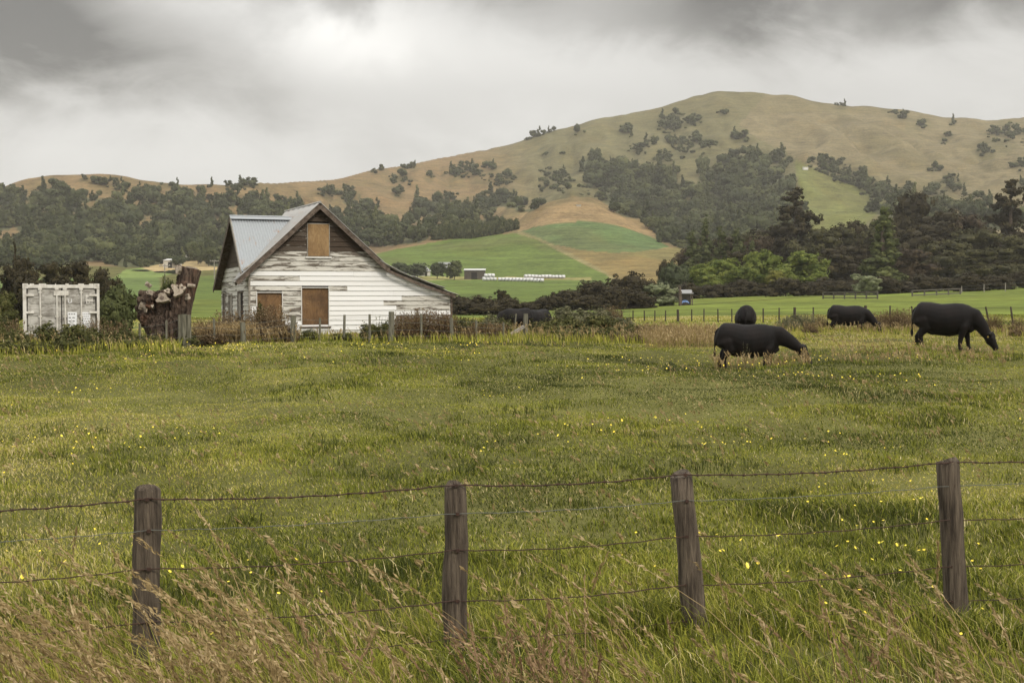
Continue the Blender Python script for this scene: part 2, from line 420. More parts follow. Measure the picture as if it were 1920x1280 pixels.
def build_ground():
    u = np.concatenate([np.linspace(-1.3, -.41, 40), np.linspace(-.40, .40, 640), np.linspace(.41, 1.3, 40)])
    y = np.concatenate([np.arange(-30, 4, 2.), np.arange(4, 60, .4), np.arange(60, 120, 1.2), np.geomspace(120, 1950, 380)])
    UU, YY = np.meshgrid(u, y)
    XX = UU * (YY + 42)
    X = XX.ravel(); Y = YY.ravel()
    Z = np.where(Y < 20, near_z(X, np.maximum(Y, 0)), 0.)
    k = Y >= 20; Z[k] = T(X[k], Y[k])
    Z -= 0.0
    nx, ny = len(u), len(y)
    i = np.arange(ny - 1)[:, None] * nx + np.arange(nx - 1)[None, :]
    q = np.stack([i, i + 1, i + nx + 1, i + nx], -1).reshape(-1, 4)
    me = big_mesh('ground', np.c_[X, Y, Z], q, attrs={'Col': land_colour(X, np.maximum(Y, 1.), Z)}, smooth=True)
    m, nt = new_mat('land'); kk = N(nt)
    pos = kk.geo()
    c = kk.attr('Col', 'Color')
    n1 = kk.noise(pos, .06, 6, .65); n2 = kk.noise(kk.mapping(pos, (1, 1, 2)), .45, 5, .65); n3 = kk.noise(pos, 2.2, 5, .7)
    n4 = kk.noise(kk.mapping(pos, (.05, .05, .9)), 1., 4, .6)
    v = kk.math('MULTIPLY_ADD', n1, 1.3, -.65)
    for n_, a_ in ((n2, 1.7), (n3, .7), (n4, 1.3)): v = kk.math('ADD', v, kk.math('MULTIPLY_ADD', n_, a_, -a_ / 2))
    v = kk.math('MAXIMUM', kk.math('ADD', v, 1.), .3)
    g = kk.n('ShaderNodeCombineColor')
    for s_ in g.inputs[:3]: kk.put(s_, v)
    c2 = kk.mix(1., c, g.outputs[0], 'MULTIPLY')
    dry = kk.mix(kk.sst(kk.noise(kk.mapping(pos, (1, .45, 1)), .035, 6, .62, .6), .5, .72), c2, kk.mix(1., c2, (1.07, 1.0, .92), 'MULTIPLY'))
    kk.out(kk.bsdf(dry, .95, 0, kk.bump(n3, .5, .25), .1))
    g_ = link('ground', me, m); tag(g_, kind='structure'); return g_
build_ground()

# ------------------------------------------------------------------ foliage generators
def unit(n, g):
    d = g.normal(size=(n, 3)); return d / np.linalg.norm(d, axis=1)[:, None]

def leaf_quads(P, Nn, size, g, aspect=.7, jit=.5):
    """one small quad per point, facing roughly along Nn"""
    n = len(P)
    nn = Nn + unit(n, g) * jit; nn /= np.linalg.norm(nn, axis=1)[:, None] + 1e-9
    t = np.cross(nn, unit(n, g)); t /= np.linalg.norm(t, axis=1)[:, None] + 1e-9
    b = np.cross(nn, t)
    s = (size * (.6 + .8 * g.random(n)))[:, None] if np.ndim(size) == 0 else size[:, None]
    V = np.stack([P - t * s - b * s * aspect * .4, P - b * s * aspect + t * s * .1, P + t * s + b * s * aspect * .3, P + b * s * aspect - t * s * .15], 1)
    return V.reshape(-1, 3)

def crown(lobes, n, leaf, seed, tufts=9, up=.25, fill=0):
    g = np.random.default_rng(seed)
    L = np.array(lobes, float)
    area = (L[:, 3] * L[:, 5] + L[:, 3] * L[:, 4])
    tl = g.choice(len(L), size=len(L) * tufts, p=area / area.sum())
    d = unit(len(tl), g); d[:, 2] += up * g.random(len(tl)); d /= np.linalg.norm(d, axis=1)[:, None]
    tc = L[tl, :3] + d * L[tl, 3:6] * (.72 + .3 * g.random(len(tl)))[:, None]
    tr = (L[tl, 3:6].mean(1)) * (.22 + .24 * g.random(len(tl)))
    trn = g.random(len(tl))
    k = g.choice(len(tl), size=n, p=tr ** 2 / (tr ** 2).sum())
    dd = unit(n, g); dd[:, 2] = dd[:, 2] * .8 + .12
    P = tc[k] + dd * (tr[k] * (.45 + .6 * g.random(n)))[:, None]
    nrm = d[k] * .7 + dd * .8
    V = leaf_quads(P, nrm, leaf, g)
    r = np.clip(trn[k] * .55 + g.random(n) * .45, 0, 1)
    if fill:
        B = blobs(lobes, g, fill); V = np.r_[V, B]; return V, np.r_[np.repeat(r, 4), np.repeat(np.clip(.3 + .25 * g.normal(size=len(B) // 4), 0, 1), 4)]
    return V, np.repeat(r, 4)

def blobs(L, g, k=.8, nu=9, nv=6):
    """closed lumpy bodies inside a crown, so that it is not seen through"""
    out = []
    u = np.arange(nu + 1) / nu * 2 * pi; v = np.arange(nv + 1) / nv * pi
    for l in L:
        rr = 1 + .22 * (g.random((nv + 1, nu + 1)) - .5); rr[:, -1] = rr[:, 0]
        X = l[0] + l[3] * k * rr * np.sin(v)[:, None] * np.cos(u)[None]; Y = l[1] + l[4] * k * rr * np.sin(v)[:, None] * np.sin(u)[None]; Z = l[2] + l[5] * k * rr * np.cos(v)[:, None] * np.ones(nu + 1)[None]
        P = np.stack([X, Y, Z], -1)
        out.append(np.stack([P[:-1, :-1], P[1:, :-1], P[1:, 1:], P[:-1, 1:]], 2).reshape(-1, 3))
    return np.concatenate(out)
def quads_of(V): return np.arange(len(V)).reshape(-1, 4)

def lobes_for(kind, h, w, seed):
    g = np.random.default_rng(seed + 100); L = []
    R = w / 2
    if kind == 'round':
        for i in range(15):
            a = g.random() * 2 * pi; z = .28 + .62 * g.random(); r = R * .62 * sqrt(max(.1, 1 - ((z - .5) / .52) ** 2)) * sqrt(g.random())
            s = R * (.34 + .2 * g.random()); L.append((cos(a) * r, sin(a) * r, z * h - .05 * h, s, s, s * min(1, h / w) * .9))
        L.append((0, 0, h * .82, R * .42, R * .42, h * .16)); L.append((0, 0, h * .5, R * .7, R * .7, h * .3))
    elif kind == 'macro':
        for i in range(26):
            a = g.random() * 2 * pi; z = .10 + .82 * g.random(); r = R * .80 * sqrt(g.random()) * (1.05 - .6 * max(0, z - .45))
            s = R * (.22 + .22 * g.random()); L.append((cos(a) * r, sin(a) * r, z * h - .02 * h, s * 1.2, s * 1.2, s * .8))
        L.append((0, 0, h * .45, R * .6, R * .6, h * .3))
        L.append((R * .1, 0, h * .86, R * .35, R * .35, h * .13))
    elif kind == 'poplar':
        for i in range(18):
            z = .1 + .86 * i / 17; r = R * (1.0 - .85 * z ** 1.6) * .45; a = g.random() * 6.28
            s = max(R * .2, R * .62 * (1 - .75 * z)); L.append((cos(a) * r, sin(a) * r, z * h, s, s, h * .09))
    elif kind == 'pine':
        z = .2
        while z < .97:
            for q in range(3 if z < .8 else 2):
                a = g.random() * 6.28; prof = sqrt(max(.04, 1 - ((z - .42) / .6) ** 2))
                r = R * prof * (.35 + .55 * g.random()) * (1 if z < .9 else .4)
                s = R * (.22 + .15 * g.random()) * (.7 + .5 * prof)
                L.append((cos(a) * r, sin(a) * r, z * h + .02 * h, s * 1.1, s * 1.1, s * .75))
            z += .055 + .03 * g.random()
        L.append((0, 0, h * .95, R * .22, R * .22, h * .05))
    elif kind == 'bush':
        for i in range(14):
            a = g.random() * 2 * pi; z = .1 + .75 * g.random(); r = R * .7 * sqrt(g.random()) * sqrt(max(.05, 1 - z * z))
            s = R * (.26 + .2 * g.random()); L.append((cos(a) * r, sin(a) * r, z * h * .85, s, s, s * min(1.1, h / w * 1.3)))
        L.append((0, 0, h * .4, R * .7, R * .6, h * .38))
    elif kind == 'willow':
        for i in range(18):
            a = g.random() * 2 * pi; z = .12 + .76 * g.random(); r = R * .72 * sqrt(g.random()) * sqrt(max(.1, 1 - (z - .3) ** 2))
            s = R * (.22 + .16 * g.random()); L.append((cos(a) * r, sin(a) * r, z * h, s, s, s * 1.05))
    return L

def trunk_mb(h, w, kind, seed, L):
    g = np.random.default_rng(seed + 500); mb = MB()
    r0 = max(.06, h * .018) * (1.5 if kind in ('macro', 'pine') else 1)
    top = h * (.9 if kind in ('pine', 'poplar') else .68)
    pts = [(0, 0, -.4)] + [(g.normal() * h * .008, g.normal() * h * .008, top * t) for t in (.12, .35, .6, .8, 1)]
    mb.tube(pts, [r0 * 1.5, r0 * 1.15, r0, r0 * .75, r0 * .5, r0 * .2], 7)
    for l in L[:12]:
        z0 = min(top * .95, max(h * .12, l[2] * (.6 + .2 * g.random())))
        e = np.array(l[:3]); s = np.array((0, 0, z0)); m = (s * .45 + e * .55) + np.array((0, 0, .03 * h))
        mb.tube([s, m, e], [r0 * .45, r0 * .28, r0 * .08], 5)
    return mb

LEAF = {
 'dark': leaf_mat('dark_evergreen_leaves', [(0, (.018, .014, .007)), (.5, (.038, .031, .013)), (1, (.078, .062, .024))], .12),
 'bushgreen': leaf_mat('bush_leaves', [(0, (.020, .026, .009)), (.45, (.055, .065, .022)), (1, (.145, .152, .058))], .15),
 'poplar': leaf_mat('poplar_leaves', [(0, (.042, .050, .018)), (.5, (.082, .095, .033)), (1, (.15, .16, .06))], .2),
 'conifer': leaf_mat('pale_conifer_leaves', [(0, (.045, .055, .018)), (.5, (.095, .11, .036)), (1, (.18, .19, .068))], .2),
 'mid': leaf_mat('olive_leaves', [(0, (.024, .024, .010)), (.5, (.06, .057, .022)), (1, (.125, .115, .045))], .15),
 'brown': leaf_mat('brownish_leaves', [(0, (.024, .017, .010)), (.5, (.056, .040, .022)), (1, (.11, .08, .042))], .12),
 'bright': leaf_mat('bright_leaves', [(0, (.048, .072, .013)), (.5, (.125, .16, .030)), (1, (.25, .27, .056))], .3),
 'yellow': leaf_mat('yellow_green_leaves', [(0, (.10, .11, .022)), (.5, (.2, .2, .042)), (1, (.31, .29, .07))], .3),
 'pale': leaf_mat('pale_willow_leaves', [(0, (.14, .16, .08)), (.5, (.22, .245, .13)), (1, (.33, .345, .21))], .25),
 'grey': leaf_mat('grey_green_leaves', [(0, (.04, .05, .025)), (.5, (.07, .085, .04)), (1, (.11, .125, .06))], .2),
 'weedgreen': leaf_mat('weed_leaves', [(0, (.035, .038, .011)), (.5, (.075, .08, .022)), (.8, (.15, .14, .05)), (1, (.26, .21, .10))], .25),
 'weedbrown': leaf_mat('brown_weed_leaves', [(0, (.05, .032, .017)), (.45, (.115, .075, .038)), (.75, (.2, .145, .075)), (1, (.36, .27, .16))], .2),
 'weedred': leaf_mat('rusty_weed_leaves', [(0, (.05, .034, .02)), (.45, (.125, .078, .042)), (.75, (.19, .125, .065)), (1, (.19, .165, .06))], .2),
 'weedgrey': leaf_mat('grey_weed_leaves', [(0, (.06, .062, .03)), (.5, (.12, .12, .06)), (1, (.26, .23, .14))], .2),
}

_protos = {}
def tree_proto(kind, leafm, h, w, n, leaf, seed):
    key = (kind, leafm, seed)
    if key in _protos: return _protos[key]
    L = lobes_for(kind, h, w, seed)
    V, r = crown(L, n, leaf, seed, 12 if kind != 'pine' else 10, fill={'pine': .5, 'round': .5}.get(kind, .62))
    cm = big_mesh('crown', V, quads_of(V), attrs={'rnd': r}); cm.materials.append(LEAF[leafm])
    mb = trunk_mb(h, w, kind, seed, L)
    tm = bpy.data.meshes.new('trunk'); tm.from_pydata(mb.v, [], mb.f); tm.materials.append(M['bark']); tm.update()
    zmax = V[:, 2].max(); wx = V[:, 0].max() - V[:, 0].min()
    _protos[key] = (cm, tm, zmax, wx); return _protos[key]

TREES = []
def tree(name, kind, leafm, px, top, wpx, Y, seed, label=None, group=None, cat='tree', h=None, base=None):
    hh = {'round': 10, 'macro': 16, 'poplar': 18, 'pine': 24, 'bush': 5, 'willow': 6}[kind]
    ww = {'round': 9, 'macro': 15, 'poplar': 6, 'pine': 11, 'bush': 7, 'willow': 7}[kind]
    n = {'round': 8500, 'macro': 12000, 'poplar': 7500, 'pine': 9000, 'bush': 6500, 'willow': 6500}[kind]
    lf = {'round': .23, 'macro': .30, 'poplar': .22, 'pine': .30, 'bush': .16, 'willow': .15}[kind]
    cm, tm, zm, wx = tree_proto(kind, leafm, hh, ww, n, lf, seed)
    X = (px - 960) / F * Y; z = Tz(X, Y)
    H_ = float(zat(px, top, Y)) - z
    W_ = wpx / F * Y
    o = empty(name, (X, Y, z), rng.random() * 6.28, (W_ / wx, W_ / wx, H_ / zm))
    c = link('crown', cm, None, o); t = link('trunk', tm, None, o)
    tag(o, label, cat, group); return o

def ordinals(specs, name, phrase, group, cat='tree'):
    """specs: (kind, leaf, px, top, w, Y, seed); labelled by place from the left"""
    specs = sorted(specs, key=lambda s: s[2])
    for i, s in enumerate(specs):
        tree(name, *s, label=phrase % ORD[i], group=group, cat=cat)

# woodland beyond the right paddock
tree('pine_tree', 'pine', 'dark', 1490, 350, 118, 335, 1, 'tall ragged dark pine rising above the woods left of the yellow-green field', 'pines above the woodland')
tree('pine_tree', 'pine', 'dark', 1893, 334, 110, 330, 2, 'tall ragged dark pine at the right edge of the photo', 'pines above the woodland')
tree('poplar_tree', 'poplar', 'conifer', 1655, 385, 80, 268, 3, 'green pyramid-shaped poplar standing free of the dark woods', 'poplars in the woodland')
ordinals([('poplar','poplar',1298,430,56,320,4),('poplar','poplar',1324,402,58,325,5),('poplar','poplar',1350,422,60,318,6),('poplar','poplar',1383,426,56,315,4),('poplar','poplar',1412,446,56,312,5)],
  'poplar_tree', '%s from left of the dark poplars behind the bright green trees', 'dark poplars in the woodland')
ordinals([('macro','dark',1700,352,146,370,7),('macro','mid',1645,404,115,350,8),('macro','dark',1760,389,134,345,9),('macro','brown',1815,396,134,340,7),('macro','dark',1855,422,122,320,8),
  ('macro','mid',1562,420,122,330,9),('macro','dark',1597,408,109,350,7),('macro','mid',1530,424,122,320,8),('macro','dark',1450,416,134,340,9),('macro','brown',1415,436,109,325,7),
  ('macro','dark',1715,424,146,310,8),('macro','mid',1905,439,134,300,9),('macro','dark',1610,454,122,290,9),('macro','mid',1780,444,146,295,7),('macro','dark',1560,462,122,285,8),('macro','brown',1700,464,134,280,7),('macro','dark',1990,414,170,320,8),('macro','mid',1480,409,134,345,8),('macro','dark',1665,429,146,320,9),('macro','mid',1835,424,158,315,7),('macro','dark',1740,409,158,335,7),('macro','brown',1310,446,97,335,8),('macro','dark',1350,439,109,335,7),('macro','mid',1395,432,109,335,9),('macro','dark',1400,464,109,295,9),('macro','mid',1850,462,134,275,9)],
  'cypress_tree', '%s from left of the dark spreading cypresses in the right woodland', 'dark cypresses in the woodland')
ordinals([('round','bright',1310,490,78,245,10),('round','bright',1352,482,82,250,11),('round','bright',1425,466,90,255,12),('round','bright',1388,496,74,243,10),('round','bright',1505,468,108,250,11),('round','bright',1335,512,60,238,12),('round','bright',1470,498,70,246,12)],
  'deciduous_tree', '%s from left of the bright green trees along the paddock edge', 'bright green trees')
tree('deciduous_tree', 'round', 'yellow', 1452, 505, 48, 242, 13, 'small yellow-green tree between the bright green trees', None)
ordinals([('bush','dark',1290+i*44+(i%3)*7, [528,532,522,530,520,526,518,528,515,524,512,520,508,514,505][i], 76, 226+(i%4)*5, 20+i%3) for i in range(15)],
  'hedge_shrub', '%s from left of the dark shrubs along the far paddock edge', 'dark shrubs at the far paddock edge', 'shrub')
tree('willow_tree', 'willow', 'pale', 1237, 529, 82, 180, 14, 'pale grey-green willow left of the open shed', None)
tree('willow_tree', 'willow', 'pale', 1622, 512, 58, 222, 15, 'pale silvery shrub tree in front of the dark woods', None)
ordinals([('bush','grey',1262,488,72,235,23),('bush','grey',1222,530,46,200,24),('bush','dark',1250,484,40,250,21)], 'shrub_tree', '%s from left of the grey-green trees left of the poplars', 'grey-green trees beside the open shed')
ordinals([('bush','dark',1175,507,92,182,20),('bush','dark',1118,524,104,176,21),('bush','dark',1065,541,92,172,22),('bush','dark',1020,553,60,170,20),('bush','dark',1212,520,50,186,21),('bush','dark',1150,536,80,170,22),('bush','dark',1195,540,76,172,20),('bush','dark',1100,552,80,166,21)],
  'dark_shrub', '%s from left of the large dark rounded shrubs in mid field', 'dark rounded shrubs in mid field', 'shrub')
ordinals([('bush','dark',862,553,72,150,22),('bush','dark',905,552,66,152,20),('bush','dark',950,557,70,150,21),('bush','dark',985,565,54,148,22),('round','dark',944,541,36,152,16),('bush','dark',880,563,70,140,21),('bush','dark',925,566,70,140,20)],
  'dark_shrub', '%s from left of the low dark shrubs right of the house', 'low dark shrubs right of the house', 'shrub')
# behind the container on the left
ordinals([('macro','dark',-30,470,110,118,7),('macro','dark',42,478,90,122,8),('macro','dark',95,488,96,118,9),('macro','dark',148,484,96,120,7),('macro','dark',196,499,72,116,8),('bush','dark',120,515,110,100,20),('bush','dark',60,518,100,100,21),('bush','dark',212,520,60,104,22)],
  'cypress_tree', '%s from left of the dark cypresses behind the container', 'dark cypresses behind the container')
tree('pine_tree', 'poplar', 'dark', 29, 446, 22, 150, 17, 'slim dark spire of a tree at the far left', None)
tree('green_bush', 'bush', 'weedgreen', 14, 543, 66, 62, 24, 'bright green bush at the left edge beside the container', None, 'bush')
tree('green_bush', 'bush', 'weedgreen', -30, 580, 90, 58, 23, 'low green bush cut by the left edge of the photo', None, 'bush')
tree('dark_bush', 'bush', 'poplar', 222, 528, 84, 57, 22, 'dark green bush between the container and the tree stump', None, 'bush')
tree('dark_bush', 'bush', 'poplar', 205, 560, 70, 53, 21, 'lower dark bush at the right corner of the container', None, 'bush')
# trees round the far farmhouse
ordinals([('round','grey',752,490,44,500,10),('round','grey',783,492,40,500,11),('round','grey',820,491,36,495,12),('round','poplar',852,487,34,488,11),('bush','grey',735,498,40,490,24)],
  'farm_tree', '%s from left of the trees round the distant farm shed', 'trees round the distant farm')
ordinals([('round','grey',355,440,30,640,10),('round','poplar',372,452,34,600,11),('round','poplar',392,462,36,580,12),('round','grey',335,478,30,560,10),('bush','grey',270,505,40,520,24),('bush','grey',305,508,40,510,23),('bush','grey',330,505,40,500,22),('bush','grey',235,515,40,480,24)],
  'valley_tree', '%s from left of the valley trees between stump and house', 'valley trees left of the house')
# low scrub loosening the edges of clumps and fields
# clipped shelter belt on the hill
hx = np.linspace(815, 965, 16)
for i, x in enumerate(hx):
    tree('shelter_tree', 'bush', 'bushgreen', float(x), float(np.interp(x, [815, 890, 965], [422, 414, 408])), 22, float(np.interp(x, [815, 965], [700, 735])), 20 + i % 3,
         '%s from left in the even shelter belt above the green field' % ORD[i], 'shelter belt above the green field')

# small hill trees: two-part-free because they are only a few pixels high
def hill_proto(seed, lf='bushgreen'):
    g = np.random.default_rng(seed)
    L = []
    for i in range(8):
        a = g.random() * 6.28; r = 2.6 * sqrt(g.random()); s = 1.5 + .9 * g.random()
        L.append((cos(a) * r, sin(a) * r, 2.2 + 2.4 * g.random(), s, s, s * .85))
    V, r = crown(L, 420, .46, seed, 9, fill=.9)
    Tt = np.array([(-.2, 0, -.6), (.2, 0, -.6), (.12, 0, 3.), (-.12, 0, 3.), (0, -.2, -.6), (0, .2, -.6), (0, .12, 3.), (0, -.12, 3.)])
    return np.r_[V, Tt], np.r_[r, np.zeros(8)]
def hill_proto_tall(seed):
    g = np.random.default_rng(seed); L = []
    for i in range(9):
        z = .8 + 7.2 * i / 8; s = (1.7 - .15 * z) * (.8 + .4 * g.random()); a = g.random() * 6.28; L.append((cos(a) * .7, sin(a) * .7, z, s, s, 1.1))
    V, r = crown(L, 420, .40, seed, 9, fill=.8); return V, r
def hill_proto_open(seed):
    g = np.random.default_rng(seed); L = []
    for i in range(11):
        a = g.random() * 6.28; r = 3.4 * sqrt(g.random()); s = .8 + .8 * g.random(); L.append((cos(a) * r, sin(a) * r, 1.2 + 3.6 * g.random(), s * 1.2, s * 1.2, s * .8))
    V, r = crown(L, 480, .44, seed, 9, fill=.7); return V, r
HP = [hill_proto(40), hill_proto_open(41), hill_proto(42), hill_proto_open(43), hill_proto_tall(44), hill_proto_open(45)]
HM = []
for V, r in HP:
    me = big_mesh('hillside_tree', V, quads_of(V), attrs={'rnd': r}); me.materials.append(LEAF['bushgreen']); HM.append(me)
ht = 0; places = {}
for (cx, cy, rx, ry, n, place) in CL:
    rx, ry = rx * 1.15, ry * 1.2
    a = rng.random(n) * 6.28; q = np.sqrt(rng.random(n)) * (0 if n == 1 else 1)
    X, Y = hit(cx + np.cos(a) * q * rx, cy + np.sin(a) * q * ry)
    for x, y in zip(X, Y):
        if not np.isfinite(y) or ht >= 298: continue
        s = (y / 1000) ** .5 * (.62 + .6 * rng.random()) * (.8 if n < 3 else 1)
        o = bpy.data.objects.new('hillside_tree', HM[ht % 6]); COL.objects.link(o)
        o.location = (x, y, Tz(x, y) - .3); o.scale = (s, s, s * (.8 + .4 * rng.random())); o.rotation_euler = (0, 0, rng.random() * 6.28)
        tag(o, 'small dark tree in the scatter ' + place, 'tree', 'trees ' + place); ht += 1

def wood(name, L, spacing, label_kind='stuff'):
    pts = []
    for e in L:
        n = int(e[2] * e[3] * pi / spacing) + 2
        a = rng.random(n) * 6.28; q = np.sqrt(rng.random(n))
        pts.append(np.c_[e[0] + np.cos(a) * q * e[2], e[1] + np.sin(a) * q * e[3]])
    pts = np.concatenate(pts)
    pts = pts[(inell(pts[:, 0], pts[:, 1], CLEAR) > 1) & ~gap(pts[:, 0], pts[:, 1])]
    X, Y = hit(pts[:, 0], pts[:, 1])
    k = np.isfinite(Y) & (Y > 480); X, Y = X[k], Y[k]
    Z = T(X, Y)
    VV = []; RR = []
    for i in range(len(X)):
        V, r = HP[rng.integers(len(HP))]
        s = (Y[i] / 1000) ** .5 * (.62 + 1.0 * rng.random() ** 1.4); c, d = cos(a_ := rng.random() * 6.28), sin(a_)
        W = V * np.array((s, s, s * (.75 + .5 * rng.random())))
        VV.append(np.c_[W[:, 0] * c - W[:, 1] * d + X[i], W[:, 0] * d + W[:, 1] * c + Y[i], W[:, 2] + Z[i] - .3])
        RR.append(np.clip(r * .45 + .6 * rng.random() ** 1.6, 0, 1))
    V = np.concatenate(VV); r = np.concatenate(RR)
    me = big_mesh(name, V, quads_of(V), attrs={'rnd': r}); me.materials.append(LEAF['bushgreen'])
    o = link(name, me, None); tag(o, kind='stuff', cat='forest'); return o
SCRUB = [(a, b + d * .3, c * 1.25 + 4, d * 1.3 + 2) for a, b, c, d, _, _ in CL]
SCRUB += [(x, np.interp(x, [1490, 1655], [300, 372]), 6, 3) for x in np.linspace(1520, 1655, 14)]
def wood_scrub():
    global HP
    full = HP; HP = [(V[::1] * np.array((.42, .42, .36)), r) for V, r in full[:3]]
    o = wood('scrub', SCRUB, 85); HP = full; return o
tag(wood_scrub(), 'low dark scrub thinning out round the hill trees and along the field edges')
tag(wood('forest', WOOD['left'], 75), 'dark olive bush covering the lower left hillside behind the house')
tag(wood('forest', WOOD['middle'], 80), 'dark olive bush in the folds right of the house gable')
tag(wood('forest', WOOD['right'], 70), 'dark olive bush in the broad gully behind the ochre spur')

# ------------------------------------------------------------------ farmhouse (local: x along the gable front, y into the depth, z up)
HX, HY, HZ0 = -10.70, 58.0, .74
HA = radians(21)
def house_w(px):                      # photo column on the front wall -> metres along it
    k = (px - 960) / F
    return (k * HY - HX) / (cos(HA) - k * sin(HA))
def board_mat():
    m, nt = new_mat('flaking_weatherboard'); k = N(nt)
    sep = k.n('ShaderNodeSeparateXYZ'); k.put(sep.inputs[0], k.coord())
    cmb = k.n('ShaderNodeCombineXYZ')
    k.put(cmb.inputs[0], k.math('ADD', sep.outputs[0], k.math('MULTIPLY', sep.outputs[1], .35))); k.put(cmb.inputs[1], k.math('MULTIPLY', k.attr('rnd'), 37.)); k.put(cmb.inputs[2], sep.outputs[2])
    v = cmb.outputs[0]
    wear = k.attr('wear'); rnd = k.attr('rnd')
    n1 = k.noise(k.mapping(v, (.8, 1, 6)), 1.5, 5, .6, .5)
    n2 = k.noise(k.mapping(v, (3, 1, 22)), 2.2, 5, .7)
    f = k.math('ADD', k.math('MULTIPLY', n1, .72), k.math('MULTIPLY', n2, .28))
    thr = k.math('SUBTRACT', .76, k.math('MULTIPLY', wear, .50))
    bare = k.sst(f, k.math('SUBTRACT', thr, .035), k.math('ADD', thr, .05))
    bare = k.math('MULTIPLY', bare, k.sst(wear, .02, .1))
    grain = k.noise(k.mapping(v, (1.2, 1, 40)), 3, 4, .7)
    wood = k.mix(grain, (.055, .042, .032), (.21, .18, .145))
    dark = k.mix(grain, (.022, .014, .009), (.085, .06, .04))
    wood = k.mix(k.sst(wear, .58, .74), wood, dark)
    old = k.mix(k.noise(k.mapping(v, (1, 1, 3)), 3, 5, .7), (.42, .40, .35), (.66, .64, .585))
    new = k.mix(k.noise(k.mapping(v, (.6, 1, 1.5)), 2, 5, .6), (.73, .728, .715), (.80, .80, .79))
    paint = k.mix(k.sst(wear, .02, .12), new, old)
    paint = k.mix(k.math('MULTIPLY', rnd, .12), paint, (.5, .48, .43))
    c = k.mix(bare, paint, wood)
    h = k.math('SUBTRACT', grain, k.math('MULTIPLY', bare, .8))
    k.out(k.bsdf(c, .75, 0, k.bump(h, .35, .01), .25)); return m
M['board'] = board_mat()
def ply_mat(name, stops, stain):
    m, nt = new_mat(name); k = N(nt)
    v = k.mapping(k.coord(), (1, 1, .35))
    w = k.noise(v, 2.6, 3, .5, 1.6)
    band = k.math('FRACT', k.math('MULTIPLY', w, 9.))
    g = k.noise(k.mapping(k.coord(), (9, 9, 1)), 4, 4, .7)
    f = k.math('ADD', k.math('MULTIPLY', band, .55), k.math('MULTIPLY', g, .55))
    c = k.ramp(f, stops)
    big = k.noise(k.coord(), 1.1, 4, .6)
    c = k.mix(k.math('MULTIPLY', k.sst(big, .38, .7), .8), c, stain)
    wet = k.noise(k.mapping(k.coord(), (2.2, 2.2, .5)), 2.2, 5, .7); c = k.mix(k.math('MULTIPLY', k.sst(wet, .5, .72), .6), c, stain)
    k.out(k.bsdf(c, .7, 0, k.bump(g, .15, .01), .3)); return m
M['ply'] = ply_mat('plywood', [(0, (.10, .052, .02)), (.5, (.165, .09, .036)), (1, (.235, .14, .066))], (.06, .032, .016))
M['plygold'] = ply_mat('golden_plywood', [(0, (.19, .11, .045)), (.5, (.28, .175, .08)), (1, (.36, .25, .125))], (.15, .085, .036))
def iron_mat(name, c1, c2, rust):
    m, nt = new_mat(name); k = N(nt)
    co = k.coord()
    n = k.noise(co, 1.1, 6, .7); n2 = k.noise(k.mapping(co, (4, .6, 1)), 2.2, 6, .75); n3 = k.noise(co, 14, 4)
    c = k.mix(n3, c1, c2)
    r = k.sst(k.math('ADD', k.math('MULTIPLY', n, .6), k.math('MULTIPLY', n2, .45)), rust, rust + .12)
    c = k.mix(r, c, k.mix(n3, (.20, .095, .045), (.42, .27, .17)))
    k.out(k.bsdf(c, .5, .15, k.bump(n3, .1, .01), .4)); return m
M['iron'] = iron_mat('corrugated_iron', (.25, .27, .285), (.36, .38, .395), .57)
M['iron_rust'] = iron_mat('rusting_iron', (.26, .25, .235), (.42, .41, .39), .56)

house = empty('farmhouse', (HX, HY, HZ0), HA)
tag(house, 'derelict white weatherboard farmhouse with boarded windows and flaking paint', 'house')
AP = house_w(598); APZ = 5.46
BR = house_w(722); EAV = 2.80; BRZ = 2.86 + .02
WR = house_w(847); WRZ = 1.80
def front_iv(z):                       # extent of the front wall at a height
    l = 0. if z < EAV else AP * (z - EAV) / (APZ - EAV)
    if z < WRZ: r = WR
    elif z < BRZ: r = WR + (BR - WR) * (z - WRZ) / (BRZ - WRZ)
    else: r = BR + (AP - BR) * (z - BRZ) / (APZ - BRZ)
    return l, max(r, l)
BH = .204
W1 = (house_w(482), house_w(529), .38, 1.86)      # openings: x0, x1, z0, z1
W2 = (house_w(566), house_w(616), .50, 2.06)
W3 = (house_w(577.5), house_w(617), 3.38, 4.70)
class Boards:
    def __init__(s): s.v = []; s.f = []; s.w = []; s.r = []
    def piece(s, P, bl, br, tl, tr, z0, z1, wear, rnd, t=.036):
        """P(u, out, z) places a point; one lapped board"""
        o = len(s.v); j = (rng.random() - .5) * .012 * (1 if wear > .1 else .2)
        sag = -.004 + rng.normal() * .006 * wear
        s.v += [P(bl, t + j, z0 - .012 + sag), P(br, t + j, z0 - .012 - sag), P(tr, .004, z1), P(tl, .004, z1), P(bl, 0, z0 - .012), P(br, 0, z0 - .012)]
        s.f += [(o, o+1, o+2, o+3), (o+4, o+5, o+1, o), (o+4, o, o+3), (o+5, o+2, o+1)]
        s.w += [wear] * 6; s.r += [rnd] * 6
    def build(s, name, parent):
        me = bpy.data.meshes.new(name); me.from_pydata(s.v, [], s.f)
        for n_, d in (('wear', s.w), ('rnd', s.r)):
            a = me.attributes.new(n_, 'FLOAT', 'POINT'); a.data.foreach_set('value', np.array(d, np.float32))
        me.update(); return link(name, me, M['board'], parent)

